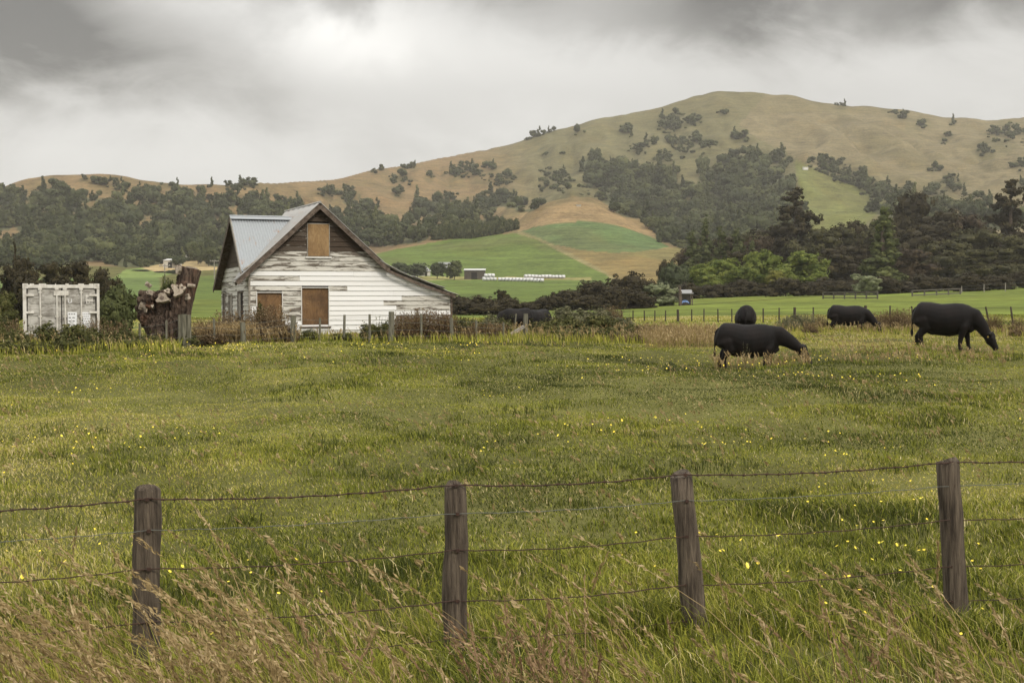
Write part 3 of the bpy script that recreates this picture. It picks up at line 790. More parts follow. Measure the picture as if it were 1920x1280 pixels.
x562, x651, x753, x719, x743, x565, x530 = [house_w(v) for v in (562, 651, 753, 719, 743, 565, 530)]
def front_wear(row, x):
    """row 0 is the white board just under the eave; negative rows are higher"""
    if row <= -10: return .66 + .1 * rng.random()
    if row <= -5: return (.66 if x < AP else .82) + .16 * rng.random()
    if row < 0: return .44 + .1 * (row == -4) + .05 * rng.random()
    R = {1: [(0, x562, .5)], 3: [(0, x651, .45)], 4: [(0, x565, .5)], 5: [(0, x565, .42), (x753, 99, .42)], 6: [(0, x565, .52), (x719, 99, .46)],
         7: [(.3, x565, .5), (x743, 99, .5)], 8: [(.3, x565, .52)], 9: [(.25, x565, .5), (x743, 99, .62)]}
    for a, b, w in R.get(row, []):
        if a <= x < b: return w
    if row >= 10 and x >= x743: return .6
    if row >= 12: return .1
    return 0.
FB = Boards()
nrow_top = int(math.ceil((APZ - EAV) / BH))
Pf = lambda u, out, z: (u, -out, z)
for row in range(-nrow_top, 16):
    z1 = EAV - .02 - row * BH; z0 = z1 - BH
    if z1 < -.4 or z0 > APZ: continue
    lb, rb = front_iv(z0); lt, rt = front_iv(min(z1, APZ))
    ops = [w for w in (W1, W2, W3) if w[2] < z1 - .06 and w[3] > z0 + .06]
    spans = [(lb, rb, lt, rt)]
    for w in ops:
        ns = []
        for (a, b, c, d) in spans:
            if w[0] > a and w[1] < b: ns += [(a, w[0], c, min(w[0], d)), (w[1], b, max(w[1], c), d)]
            else: ns.append((a, b, c, d))
        spans = ns
    cuts = [c for c in (x562, x651, x753, x719, x743, x565) ]
    for (a, b, c, d) in spans:
        if b - a < .02: continue
        pts = [a] + [q for q in sorted(cuts) if max(a, c) + .05 < q < min(b, d) - .05 and abs(front_wear(row, q - .02) - front_wear(row, q + .02)) > .2]
        if len(pts) == 1 and b - a > 5 and rng.random() < .7:
            q = a + (b - a) * (.3 + .4 * rng.random())
            if c < q < d: pts.append(q)
        pts.append(b)
        for i in range(len(pts) - 1):
            p, q = pts[i], pts[i + 1]
            tl = c if i == 0 else p; tr = d if i == len(pts) - 2 else q
            FB.piece(Pf, p + (.004 if i else 0), q, tl + (.004 if i else 0), tr, z0, z1, front_wear(row, (p + q) / 2), rng.random())
FB.build('front_wall', house)
# dark structure behind the boards
mb = MB(); d0 = .06
prof = [(0.01, -.5), (WR - .01, -.5), (WR - .01, WRZ - .02), (BR, BRZ - .04), (AP, APZ - .04), (.01, EAV - .03)]
def extr(prof, y0, y1):
    n = len(prof); vs = [(x, y0, z) for x, z in prof] + [(x, y1, z) for x, z in prof]
    fs = [tuple(range(n))[::1], tuple(range(n, 2 * n))[::-1]] + [(i, n + i, n + (i + 1) % n, (i + 1) % n) for i in range(n)]
    return vs, fs
mb.add(*extr(prof, d0, 6.5)); mb.build('inner_wall', M['black'], house)
# left wall: boards up to the cross wing gable
LD = 6.7
def left_iv(z):
    if z < 2.25: return 0, LD
    a, b = 0., LD
    if z > 2.72: a = .12 + (z - 2.72) * (2.55 - .12) / (4.98 - 2.72)
    b = LD - (z - 2.25) * (LD - 2.55) / (4.98 - 2.25)
    return a, b
LOP = [(1.35, 2.45, .85, 1.86), (3.85, 4.7, .45, 1.75), (5.65, 6.2, .45, 1.85)]
LB = Boards(); Pl = lambda u, out, z: (-out, u, z)
for row in range(-12, 16):
    z1 = EAV - .05 - row * BH + .03; z0 = z1 - BH
    if z1 < -.4 or z0 > 4.95: continue
    lb, rb = left_iv(z0); lt, rt = left_iv(min(z1, 4.97))
    spans = [(lb, rb, lt, rt)]
    for w in [w for w in LOP if w[2] < z1 - .06 and w[3] > z0 + .06]:
        ns = []
        for (a, b, c, d) in spans:
            if w[0] > a and w[1] < b: ns += [(a, w[0], c, w[0]), (w[1], b, w[1], d)]
            else: ns.append((a, b, c, d))
        spans = ns
    for (a, b, c, d) in spans:
        if b - a < .02: continue
        m_ = [a] + ([a + (b - a) * (.35 + .3 * rng.random())] if b - a > 2.5 else []) + [b]
        for i in range(len(m_) - 1):
            w = .36 + .14 * rng.random() + (.08 if m_[i] > 3. else 0)
            if 10 <= row <= 12 and rng.random() < .6: w = .12
            if z0 > 2.9: w = .85
            LB.piece(Pl, m_[i + 1], m_[i], (d if i == len(m_) - 2 else m_[i + 1]), (c if i == 0 else m_[i]), z0, z1, w, rng.random())
LB.build('side_wall', house)
mb = MB()
prof2 = [(0.06, -.5), (LD, -.5), (LD, 2.2), (2.55, 4.93), (.12, 2.7), (.06, 2.69)]
n_ = len(prof2); vs = [(.05, y, z) for y, z in prof2] + [(2.2, y, z) for y, z in prof2]
mb.add(vs, [tuple(range(n_))[::-1], tuple(range(n_, 2*n_))] + [(i, (i+1) % n_, n_ + (i+1) % n_, n_ + i) for i in range(n_)])
mb.build('inner_wall', M['black'], house)
# corner boards
for (x, y, h0) in ((0, 0, EAV - .06), (WR, 0, WRZ - .05)):
    mb = MB(); mb.box(x - .045 if x == 0 else x - .07, x + .03 if x == 0 else x + .02, -.05, .04, -.4, h0, .5); mb.build('corner_board', M['wood_grey'] if x == 0 else M['wood_dark'], house)
# boarded windows on the front
def window(w, label, sill, recess=.055, head=True):
    x0, x1, z0, z1 = w
    mb = MB(); t = .032
    fr = MB()
    fr.box(x0 - t, x0, -.05, .05, z0 - .03, z1 + t); fr.box(x1, x1 + t, -.05, .05, z0 - .03, z1 + t)
    fr.box(x0, x1, -.048, .05, z1, z1 + t)
    f = fr.build('window', M['wood_grey' if sill else 'white'], house)
    mb.box(x0 + .004, x1 - .004, recess - .02, recess, z0, z1 - .004); mb.box(x0 + .004, x0 + .03, recess - .03, recess - .021, z0, z1 - .004); b = mb.build('plywood_board', M['plygold' if sill else 'ply'], f)
    s = MB(); s.box(x0 - .1, x1 + .1, -.085, .04, z0 - .085, z0 - .03); s.build('sill', M['white'] if sill else M['wood_dark'], f)
    f['label'] = label; return f
window(W1, 'lower window boarded with brown plywood half hidden by weeds', False)
window(W2, 'taller lower window boarded with brown plywood', False)
window(W3, 'attic window boarded with golden plywood over a white sill', True, -.028)
# openings in the left wall
for i, (y0, y1, z0, z1) in enumerate(LOP):
    fr = MB()
    fr.box(-.05, .05, y0 - .06, y0, z0 - .05, z1 + .06); fr.box(-.05, .05, y1, y1 + .06, z0 - .05, z1 + .06); fr.box(-.048, .05, y0, y1, z1, z1 + .06); fr.box(-.09, .05, y0 - .1, y1 + .1, z0 - .1, z0 - .052)
    f = fr.build('window', M['wood_grey'] if i else M['wood_dark'], house)
    mb = MB()
    if i == 0: mb.box(-.02, .0, y0 + .55, y1 - .004, z0, z1 - .004); mb.build('shutter', M['wood_grey'], f)
    elif i == 1: mb.box(.0, .02, y0 + .25, y1 - .004, z0, z1 - .004); mb.build('board', M['wood_grey'], f)
    else: mb.box(.0, .02, y0 + .25, y1 - .004, z0, z1 - .004); mb.build('board', M['wood_dark'], f)
# roofs
def corr(P00, P10, P01, P11, name, mat, pitch=.085, amp=.011, rows=10, sag=0., jag=0., thick=.02):
    """corrugated sheet: u from P00 to P10 (across the ribs), v from P00 to P01 (along them)"""
    P00, P10, P01, P11 = map(Vector, (P00, P10, P01, P11))
    n = max(8, int((P10 - P00).length / pitch * 6)); V = []
    nrm = (P10 - P00).cross(P01 - P00).normalized()
    if nrm.z < 0: nrm = -nrm
    for j in range(rows + 1):
        v = j / rows
        for i in range(n + 1):
            u = i / n; p = P00 * (1-u)*(1-v) + P10 * u*(1-v) + P01 * (1-u)*v + P11 * u*v
            L_ = (P10 - P00).length * u
            off = amp * sin(L_ / pitch * 2 * pi) - sag * sin(pi * v) * (1 + .3 * sin(5 * u)) + .006 * sin(9 * v + 7 * u)
            V.append(p + nrm * off)
    q = [(j*(n+1)+i, j*(n+1)+i+1, (j+1)*(n+1)+i+1, (j+1)*(n+1)+i) for j in range(rows) for i in range(n)]
    me = big_mesh(name, np.array([tuple(v) for v in V]), q, smooth=True)
    o = link(name, me, M[mat], house)
    so = o.modifiers.new('thick', 'SOLIDIFY'); so.thickness = thick; so.offset = -1
    return o
sl = (APZ - EAV) / AP
ov = .58; fo = -.32; BD = 6.6
corr((-ov, fo, EAV - sl * ov + .1), (-ov, .25, EAV - sl * ov + .1), (AP, fo, APZ + .11), (AP, BD, APZ + .11), 'roof', 'iron_rust')
corr((AP, fo, APZ + .11), (AP, BD, APZ + .11), (BR + .12, fo, BRZ + .02), (BR + .12, BD, BRZ + .02), 'roof', 'iron_rust')
WE = 2.55; WZ = 5.0; WF = .02; WB = 7.05
corr((-.32, WF, 2.66 + .06), (3.0, WF, 2.66 + .06), (-.32, WE, WZ + .06), (2.6, WE, WZ + .06), 'wing_roof', 'iron', sag=.02, pitch=.13, amp=.02)
corr((-.32, WE, WZ + .06), (2.6, WE, WZ + .06), (-.32, WB, 2.02), (3, WB, 2.02), 'wing_roof', 'iron_rust')
mb = MB()                                                # ridge capping
mb.bar((-.34, WE - .09, WZ + .05), (2.55, WE - .09, WZ + .05), .26, .02, (0, -.6, 1)); mb.bar((-.34, WE + .09, WZ + .05), (2.55, WE + .09, WZ + .05), .26, .02, (0, .6, 1))
mb.tube([(-.35, WE, WZ + .12), (2.55, WE, WZ + .12)], .035, 8); mb.build('ridge_cap', M['iron'], house)
mb = MB(); mb.tube([(AP, fo - .02, APZ + .13), (AP, BD, APZ + .13)], .05, 8); mb.build('ridge_cap', M['iron_rust'], house)
# lean-to roof on the right: three ill-fitting sheets
lw = WR - BR; lz = BRZ - WRZ
def lean(t): return (BR + lw * t, BRZ + .02 - lz * t - .06 * sin(pi * min(t, 1)))
for (t0, t1, l0, l1, yo) in ((-.10, .46, .17, .07, 0), (.38, .86, .13, .12, -.05), (.74, 1.08, .09, .03, .06)):
    a, b = lean(t0), lean(t1)
    corr((a[0], fo + yo, a[1] + l0), (a[0], BD - .3, a[1] + l0), (b[0], fo + yo, b[1] + l1), (b[0], BD - .3, b[1] + l1), 'lean_to_roof', 'iron_rust', rows=6, sag=.02)
for t in (.02, .35, .68, .98):
    a = lean(t); mb = MB(); mb.box(a[0] - .04, a[0] + .04, fo + .06, BD - .5, a[1] - .06, a[1] + .02); mb.build('purlin', M['wood_dark'], house)
# barge boards, soffits and rafters of the verges
def barge(p, q, w, drop, mat, y=None):
    mb = MB(); mb.bar(p, q, .03, w, (0, 0, 1)); return mb.build('bargeboard', M[mat], house)
yb = fo + .03
barge((-ov + .02, yb, EAV - sl * ov - .02), (AP, yb, APZ - .02), .19, 0, 'wood_dark')
barge((AP, yb + .002, APZ - .02), (BR + .1, yb + .002, BRZ - .09), .19, 0, 'wood_dark')
for i, (a, b) in enumerate(((0, .5), (.5, 1.03))):
    p, q = lean(a), lean(b); barge((p[0], yb + .004, p[1] - .09), (q[0], yb + .004, q[1] - .09), .12, 0, 'wood_dark')
mb = MB(); mb.bar((-ov + .05, -.13, EAV - sl * ov + .03), (AP, -.13, APZ + .02), .34, .02, (-sl, 0, 1)); mb.bar((AP, -.132, APZ + .02), (BR, -.132, BRZ - .03), .34, .02, (sl, 0, 1)); mb.build('soffit', M['wood_dark'], house)
mb = MB(); mb.tube([(-ov + .3, fo + .07, EAV - .02), (AP * .42, fo + .07, EAV + sl * AP * .42 - .10)], .045, 7); mb.build('verge_moulding', M['wood_grey'], house)
barge((-.33, WF, 2.60), (-.33, WE, WZ), .17, 0, 'wood_grey'); barge((-.332, WE, WZ), (-.332, WB, 1.98), .20, 0, 'wood_dark')
mb = MB(); mb.bar((-.16, WE, WZ - .02), (-.16, WB - .1, 2.0), .32, .02, (0, .8, 1)); mb.bar((-.16, WF + .1, 2.7), (-.16, WE, WZ - .02), .32, .02, (0, -.8, 1)); mb.build('soffit', M['wood_dark'], house)
mb = MB(); mb.box(-ov + .02, -ov + .05, fo + .1, .2, EAV - sl * ov - .1, EAV - sl * ov + .06); mb.build('fascia', M['wood_dark'], house)
mb = MB(); mb.bar((-ov - .03, fo + .05, EAV - sl * ov + .05), (-ov - .03, .2, EAV - sl * ov + .02), .1, .08); mb.build('gutter', M['iron_rust'], house)

# ------------------------------------------------------------------ shipping container
cz = .26; cxp, cyp = at(43, 600, 46)[0], 46.
CW = 2.38; CH = float(zat(114, 532, 46)) - cz
def cont_mat():
    m, nt = new_mat('worn_container_paint'); k = N(nt)
    co = k.coord()
    n1 = k.noise(k.mapping(co, (.8, 1, 1.6)), 2.2, 6, .68, .7); n2 = k.noise(k.mapping(co, (1.5, 1, 4)), 5, 5, .7)
    c = k.mix(k.sst(k.math('ADD', k.math('MULTIPLY', n1, .75), k.math('MULTIPLY', n2, .25)), .38, .64), (.50, .485, .445), (.17, .152, .13))
    c = k.mix(k.sst(n2, .62, .75), c, (.13, .075, .05))
    k.out(k.bsdf(c, .7, .1, k.bump(n2, .2, .01), .3)); return m
M['cont'] = cont_mat()
M['contfr'] = simple_mat('container_frame_paint', (.70, .68, .63), (.48, .45, .40), 4, .7)
M['ink'] = simple_mat('dark_lettering', (.05, .045, .045), (.09, .085, .08), 6, .8, bump=0)
M['inkpale'] = simple_mat('faded_lettering', (.28, .28, .30), (.40, .40, .41), 6, .8, bump=0)
M['sticker'] = simple_mat('white_panel', (.78, .79, .8), (.70, .71, .73), 5, .5, bump=0)
cont = empty('shipping_container', (cxp, cyp, cz), radians(17))
tag(cont, 'worn white shipping container with closed double doors, sunk behind weeds', 'container')
fr = MB(); e = .11
fr.box(0, e, 0, .14, 0, CH); fr.box(CW - e * .75, CW, 0, .14, 0, CH)
fr.box(e, CW - e * .75, .01, .14, CH - .14, CH - .03); fr.box(e, CW - e * .75, .01, .14, 0, .16)
fr.build('frame', M['contfr'], cont, bevel=.008)
for x in (0, CW - .16):                                   # corner castings with their hole
    cc = MB(); cc.box(x - .004, x + .04, -.012, .17, CH - .15, CH + .012); cc.box(x + .12, x + .164, -.012, .17, CH - .15, CH + .012)
    cc.box(x + .04, x + .12, -.012, .17, CH - .035, CH + .012); cc.box(x + .04, x + .12, -.012, .17, CH - .15, CH - .115); cc.box(x + .04, x + .12, .09, .17, CH - .115, CH - .035); cc.build('corner_casting', M['contfr'], cont)
bd = MB(); bd.box(.012, CW - .012, .142, 6.0, .1, CH - .05)
for i in range(22):                                       # side and roof ribs
    y = .35 + i * .26
    bd.box(-.012, .012, y, y + .14, .15, CH - .1); bd.box(CW - .012, CW + .012, y, y + .14, .15, CH - .1); bd.box(.1, CW - .1, y, y + .14, CH - .05, CH - .025)
bd.build('body', M['cont'], cont)
rl = MB()
for a, b in ((.22, .35), (.5, .72), (1.0, 1.03), (1.32, 1.42), (1.72, 1.9), (2.06, 2.2)): rl.box(a, b, .03, .10, CH - .028, CH + .012)
rl.build('roof_rail', M['contfr'], cont)
mid = CW * .502
doors = []
for i, (x0, x1) in enumerate(((e + .045, mid - .012), (mid + .018, CW - e * .75 - .055))):
    d = MB(); d.box(x0, x1, .05, .09, .17, CH - .155)
    for z in (.35, .75, 1.15, 1.55, 1.95):                # shallow pressed panels
        d.box(x0 + .07, x1 - .07, .036, .05, z, z + .26)
    do = d.build('door', M['cont'], cont, bevel=.006); doors.append(do)
    for fx in ((.37, .87) if i == 0 else (.09, .58)):
        x = x0 + (x1 - x0) * fx; r = MB(); r.tube([(x, 0.0, .12), (x, 0.0, CH - .13)], .026, 8)
        for z in (.25, .95, 1.5, CH - .3): r.box(x - .05, x + .05, -.01, .05, z, z + .06)
        r.box(x - .06, x + .06, -.03, .05, CH - .2, CH - .12)
        r.build('lock_rod', M['contfr'], do)
    for z in (.42, .95, 1.62, 2.18):
        x = x0 - .07 if i == 0 else x1 - .19
        hb = MB(); hb.box(x, x + .26, -.012, .05, z, z + .075); hb.build('hinge', M['contfr'], do, bevel=.012)
mb = MB(); mb.box(mid - .24, mid + .22, -.015, .046, CH - .38, CH - .22); mb.build('door_gear', M['contfr'], doors[1])
mb = MB(); mb.box(mid - .012, mid + .018, .06, .10, .17, CH - .155); mb.build('door_seal', M['black'], cont)
def text(body, x, y, z, size, mat, parent, name='lettering'):
    cu = bpy.data.curves.new(name, 'FONT'); cu.body = body; cu.size = size; cu.extrude = .002; cu.materials.append(M[mat])
    t_ = bpy.data.objects.new('tmp', cu); COL.objects.link(t_); bpy.context.view_layer.update()
    me = bpy.data.meshes.new_from_object(t_.evaluated_get(bpy.context.evaluated_depsgraph_get())); bpy.data.objects.remove(t_)
    if not me.materials: me.materials.append(M[mat])
    o = link(name, me, None, parent); o.location = (x, y, z); o.rotation_euler = (pi / 2, 0, 0); return o
dx0 = mid + .018
mb = MB(); mb.box(dx0 + .74, CW - .2, .026, .035, CH - .66, CH - .36); mb.build('number_panel', M['contfr'], doors[1])
text('J 282046 1', dx0 + .70, .022, CH - .50, .105, 'ink', doors[1]); text('KR2042', dx0 + .70, .022, CH - .64, .115, 'ink', doors[1])
text('U', dx0 + .17, .03, CH - .62, .2, 'sticker', doors[1])
for (x, w, rows) in ((dx0 + .17, .29, (3, 2, 2, 2)), (dx0 + .60, .28, (4, 4, 3, 4, 3, 3))):
    z1 = CH - .92; hh = .52
    mb = MB(); mb.box(x, x + w, .024, .035, z1 - hh, z1); st = mb.build('notice', M['sticker'], doors[1])
    tx = MB()
    for j, c in enumerate(rows):
        zz = z1 - .05 - j * (hh - .06) / len(rows)
        for q in range(c):
            ww = (w - .06) / c; tx.box(x + .03 + q * ww, x + .03 + q * ww + ww * .65, .021, .0235, zz - .026, zz)
    tx.build('printing', M['inkpale'] if len(rows) > 4 else M['ink'], st)

# ------------------------------------------------------------------ the huge cut stump
def stump_mat():
    m, nt = new_mat('stump_bark'); k = N(nt); co = k.coord()
    n1 = k.noise(k.mapping(co, (3, 3, .55)), 3, 6, .7, .5); n2 = k.noise(co, 1.2, 4)
    c = k.mix(k.sst(n1, .35, .68), (.024, .017, .013), (.135, .098, .075)); c = k.mix(k.sst(n2, .45, .7), c, k.mix(1., c, (1.12, .86, .72), 'MULTIPLY'))
    k.out(k.bsdf(c, .95, 0, k.bump(n1, .9, .04), .1)); return m
M['stump'] = stump_mat()
M['cutwood'] = simple_mat('cut_wood', (.40, .35, .28), (.20, .155, .115), 14, .9)
sx, sy = at(318, 600, 50)[0], 50.; sz = Tz(sx, sy)
stump = empty('tree_stump', (sx, sy, sz)); tag(stump, 'huge brown stump with many sawn off limbs and one thick leaning trunk', 'tree stump')
def sp(px, py, y=0.):                                      # stump-local point from a photo pixel at its depth
    a = at(px, py, 50 + y); return Vector((a[0] - sx, y, a[2] - sz))
body = MB()
limbs = [ # base px,py ; top px,py ; radii ; y offset top
 (330,625, 357,503, .36,.40, .25), (335,628, 352,530, .22,.2, -.1), (304,632, 290,548, .22,.2, .0), (316,630, 312,545, .22,.22, .1), (296,634, 271,546, .2,.20, .2),
 (310,638, 306,562, .20,.22, -.35), (322,636, 331,556, .2,.20, -.3), (300,638, 279,560, .18,.14, -.3), (330,634, 347,564, .18,.16, -.2), (292,636, 262,574, .16,.16, .1), (318,640, 320,582,.2,.2,-.35), (304,642, 288,592,.2,.22,-.35),(300,636,264,556,.14,.12,.0),(312,634,299,546,.16,.1,.15)]
for i, (bx, by, tx_, ty_, r0, r1, yo) in enumerate(limbs):
    p = sp(bx, by + 12, yo * .4); q = sp(tx_, ty_, yo); m1 = p.lerp(q, .5) + Vector((rng.normal() * .04, rng.normal() * .04, 0))
    body.tube([p, p.lerp(q, .3), m1, p.lerp(q, .8), q], [r0 * 1.25, r0 * 1.05, r0, (r0 + r1) / 2, r1], 11, wob=.12)
body.tube([sp(316, 655), sp(315, 632), sp(312, 608), sp(310, 585)], [.82, .74, .70, .4], 16, wob=.12)
for _ in range(26):                                         # burrs and knuckles
    p = sp(264 + 84 * rng.random(), 548 + 62 * rng.random(), -.35 + .25 * rng.random()); q = p + Vector((rng.normal() * .12, -.12 - .12 * rng.random(), .05 + .12 * rng.random()))
    body.tube([p, p.lerp(q, .6), q], [.13, .10 + .05 * rng.random(), .05], 8)
so_ = body.build('stump_body', M['stump'], stump)
r_ = so_.modifiers.new('r', 'REMESH'); r_.mode = 'VOXEL'; r_.voxel_size = .035
me = bpy.data.meshes.new_from_object(so_.evaluated_get(bpy.context.evaluated_depsgraph_get())); so_.modifiers.clear(); so_.data = me
nv = len(me.vertices); P = np.empty(nv * 3); me.vertices.foreach_get('co', P); P = P.reshape(-1, 3); Nn = np.empty(nv * 3); me.vertex_normals.foreach_get('vector', Nn); Nn = Nn.reshape(-1, 3)
an = np.arctan2(P[:, 1] + .2, P[:, 0])
dsp = (np.abs(fbm(an * 9 + 20, P[:, 2] * 1.3 + 20, 4) - .5) - .12) * .34 + (fbm(P[:, 0] * 6 + 40, P[:, 2] * 5 + P[:, 1] * 4 + 40, 3) - .5) * .16
dsp *= 1 - .8 * sstep(.25, .55, P[:, 0]) * sstep(.9, 1.3, P[:, 2]); P += Nn * dsp[:, None]; me.vertices.foreach_set('co', P.ravel()); me.update()
if not me.materials: me.materials.append(M['stump'])
def cut(px, py, r, y, n, asp=1., hollow=False):
    c = sp(px, py, y); nn = Vector(n).normalized(); u = nn.cross(Vector((0, 0, 1))).normalized(); v = nn.cross(u)
    mb = MB(); N_ = 16; ph = rng.random() * 6; rr = [r * (1 + .26 * sin(3 * t / N_ * 6.28 + ph) + .14 * sin(5 * t / N_ * 6.28 + 2 * ph) + .1 * (rng.random() - .5)) for t in range(N_)]
    ring = [c + nn * .05 + (u * cos(6.283 * t / N_) * asp + v * sin(6.283 * t / N_)) * rr[t] for t in range(N_)]
    back = [p - nn * .22 for p in ring]
    mb.add(ring + back, [tuple(range(N_))] + [(i, N_ + i, N_ + (i + 1) % N_, (i + 1) % N_) for i in range(N_)])
    o = mb.build('sawn_face', M['cutwood'], stump)
    if hollow:
        h = MB(); h.add([c + nn * .056 + (u * cos(6.283 * t / 9) * asp + v * sin(6.283 * t / 9)) * r * .42 * (1 + .3 * (rng.random() - .5)) for t in range(9)], [tuple(range(9))]); h.build('hollow', M['wood_dark'], o)
for c in ((304.5,559,.17,-.66,(-.1,-1,.25),1.15,True),(333,548,.14,-.58,(.2,-1,.35),1.15,False),(327,538,.09,-.5,(0,-1,.5),1.3,False),(341,540,.12,-.5,(.3,-1,.4),1.,True),(279,548,.085,-.55,(-.5,-1,.3),.8,True),
          (314,546,.09,-.5,(.1,-1,.5),1.1,True),(353,557,.11,-.42,(.9,-1,.2),.45,False),(334,505,.13,-.12,(-.5,-1,.2),.8,False),(276,532,.07,-.1,(-.6,-.6,.6),.8,False),
          (264,572,.12,-.3,(-.9,-.6,.3),.4,False),(274,578,.11,-.45,(.7,-1,.1),.4,False),(286,574,.05,-.55,(.1,-1,.3),1.,False)):
    cut(*c)
mb = MB(); mb.bar(sp(350, 500.5, .25) , sp(368, 504, .4), .4, .05, (0, 0, 1)); mb.build('sawn_face', M['cutwood'], stump)
mb = MB(); mb.tube([sp(352, 535, -.3), sp(366, 536, -.3)], [.07, .055], 9); mb.build('branch_stub', M['cutwood'], stump)
tree('ivy_bush', 'bush', 'poplar', 313, 508, 34, 50.6, 23, 'small dark shrub growing out of the top of the tree stump', None, 'shrub')

# ------------------------------------------------------------------ cattle
def cow_mat():
    m, nt = new_mat('black_coat'); k = N(nt); co = k.coord()
    n = k.noise(co, 3, 4, .6); f = k.noise(k.mapping(co, (1, 1, 3)), 45, 3, .7)
    c = k.mix(k.sst(n, .35, .7), (.0024, .0016, .0015), (.0085, .005, .004))
    b = k.bsdf(c, .62, 0, k.bump(f, .7, .014), .2)
    k.out(b); return m
M['cow'] = cow_mat(); M['eartag'] = simple_mat('yellow_ear_tag', (.75, .55, .12), (.7, .5, .1), 5, .5, bump=0)
def cow(name, px, py_ground, Y, yaw, s, label, neck=None, step=0., head=0., zoff=0., tagged=False, group='black cattle grazing in the paddock'):
    mb = MB(); raw = mb.tube
    def tb(p, r, n): raw(p, [(q[1], q[0]) if hasattr(q, '__len__') else q for q in r], n)
    T_ = [(-.88,1.04,.08,.14),(-.84,1.02,.2,.27),(-.72,.99,.29,.35),(-.5,.965,.315,.375),(-.2,.885,.37,.44),(.1,.87,.385,.455),(.35,.885,.35,.44),(.55,.91,.29,.405),(.72,.94,.2,.32),(.84,.95,.11,.2)]
    tb([(x, 0, z + (.03 if x < -.4 else -.012 if x < .2 else .01)) for x, z, _, _ in T_], [(ry * 1.08, rz * 1.06) for _, _, ry, rz in T_], 20)
    nk = neck or [(.55, 0, 1.06), (.82, .0, .93), (1.05, .02, .72), (1.22, .04, .52), (1.34, .05, .40), (1.47, .06, .22), (1.56, .07, .07)]
    nr = [(.20,.22),(.185,.265),(.14,.20),(.105,.145),(.11,.13),(.088,.105),(.085,.085)]
    tb([(.40, 0, .98)] + [(nk[0][0], nk[0][1], nk[0][2] - .05)] + list(nk[1:]), [(.2, .24), (.22, .30)] + nr[1:], 14)
    poll = Vector(nk[4]); pd = (Vector(nk[5]) - Vector(nk[3])).normalized()
    side = Vector((0, 1, 0)); up = side.cross(pd) * -1
    if up.z < 0: up = -up
    mb.tube([poll - pd * .1 + up * .06, poll - pd * .02 + up * .12, poll + pd * .06 + up * .1], [.07, .08, .06], 8)   # poll knob
    mz = Vector(nk[6]); fr_ = Vector((pd.z, 0, -pd.x)) * -1
    if fr_.x < 0: fr_ = -fr_
    tb([poll - pd * .10, poll + pd * .02, poll.lerp(mz, .45), poll.lerp(mz, .8), mz, mz + pd * .035], [(.10, .11), (.135, .155), (.105, .125), (.078, .085), (.092, .088), (.05, .05)], 12)
    tb([poll - pd * .05 - fr_ * .07, poll + pd * .1 - fr_ * .09, poll.lerp(mz, .6) - fr_ * .05], [(.07, .07), (.085, .08), (.05, .05)], 10)      # jaw
    for sd in (-1, 1):
        tb([poll + side * sd * .10 + fr_ * .06 + pd * .04, poll + side * sd * .115 + fr_ * .05 + pd * .10], [.035, .03], 8)                              # brow
        b = Vector(nk[3]).lerp(poll, .6) + side * sd * .1 + up * .05
        mb.tube([b, b + side * sd * .12 + up * .05, b + side * sd * .26 + up * .03], [(.04, .05), (.05, .095), (.025, .04)], 8)
        f = step * sd
        tb([(.5, .15*sd, .82), (.52, .19*sd, .66), (.54 + f*.25, .17*sd, .52), (.53 + f*.75, .16*sd, .34), (.53 + f, .16*sd, .13), (.555 + f, .16*sd, .04), (.57 + f, .16*sd, -.04)],
                [(.13,.24), (.12,.19), .105, .075, .056, .066, .07], 10)
        g = -step * sd * .9
        tb([(-.6, .14*sd, .98), (-.58, .2*sd, .82), (-.52 + g*.2, .2*sd, .64), (-.68 + g*.5, .18*sd, .47), (-.735 + g*.8, .17*sd, .38), (-.71 + g, .17*sd, .14), (-.68 + g, .17*sd, .04), (-.665 + g, .17*sd, -.04)],
                [(.18,.30), (.17,.29), (.12,.19), .095, .075, .058, .066, .07], 10)
        mb.tube([(-.66, .16*sd, 1.22), (-.58, .17*sd, 1.255), (-.48, .15*sd, 1.24)], [.05, .07, .05], 8)               # hook bones
    mb.tube([(-.80, 0, 1.22), (-.90, .01, 1.12), (-.93, .02, .85), (-.925, .03, .6)], [.045, .035, .026, .024], 8)
    mb.tube([(-.925, .03, .62), (-.93, .03, .48), (-.925, .03, .36)], [.028, .05, .02], 8)
    tb([(.2, 0, 1.25), (.46, 0, 1.275), (.68, 0, 1.2)], [(.09, .06), (.09, .07), (.08, .06)], 10)                 # withers
    mb.tube([(.5, 0, .6), (.7, 0, .58), (.85, 0, .68)], [.07, .1, .06], 8)                                              # brisket
    mb.tube([(-.5, 0, .56), (-.34, 0, .52), (-.16, 0, .52)], [.08, .11, .07], 8)
    o = mb.build(name, M['cow'], None, smooth=True)
    r = o.modifiers.new('r', 'REMESH'); r.mode = 'VOXEL'; r.voxel_size = .024
    sm = o.modifiers.new('s', 'SMOOTH'); sm.iterations = 5; sm.factor = .5
    dg = bpy.context.evaluated_depsgraph_get(); me = bpy.data.meshes.new_from_object(o.evaluated_get(dg))
    o.modifiers.clear(); o.data = me; me.polygons.foreach_set('use_smooth', np.ones(len(me.polygons), bool))
    if not me.materials: me.materials.append(M['cow'])
    X = (px - 960) / F * Y
    o.location = (X, Y, Tz(X, Y) + zoff); o.rotation_euler = (0, 0, yaw); o.scale = (s, s, s)
    b = Vector(nk[3]).lerp(poll, .6) - side * .235 + up * .02; 
    if tagged: et = MB(); et.box(b.x - .016, b.x + .016, b.y - .012, b.y + .002, b.z - .045, b.z); et.build('ear_tag', M['eartag'], o)
    tag(o, label, 'cow', group); return o
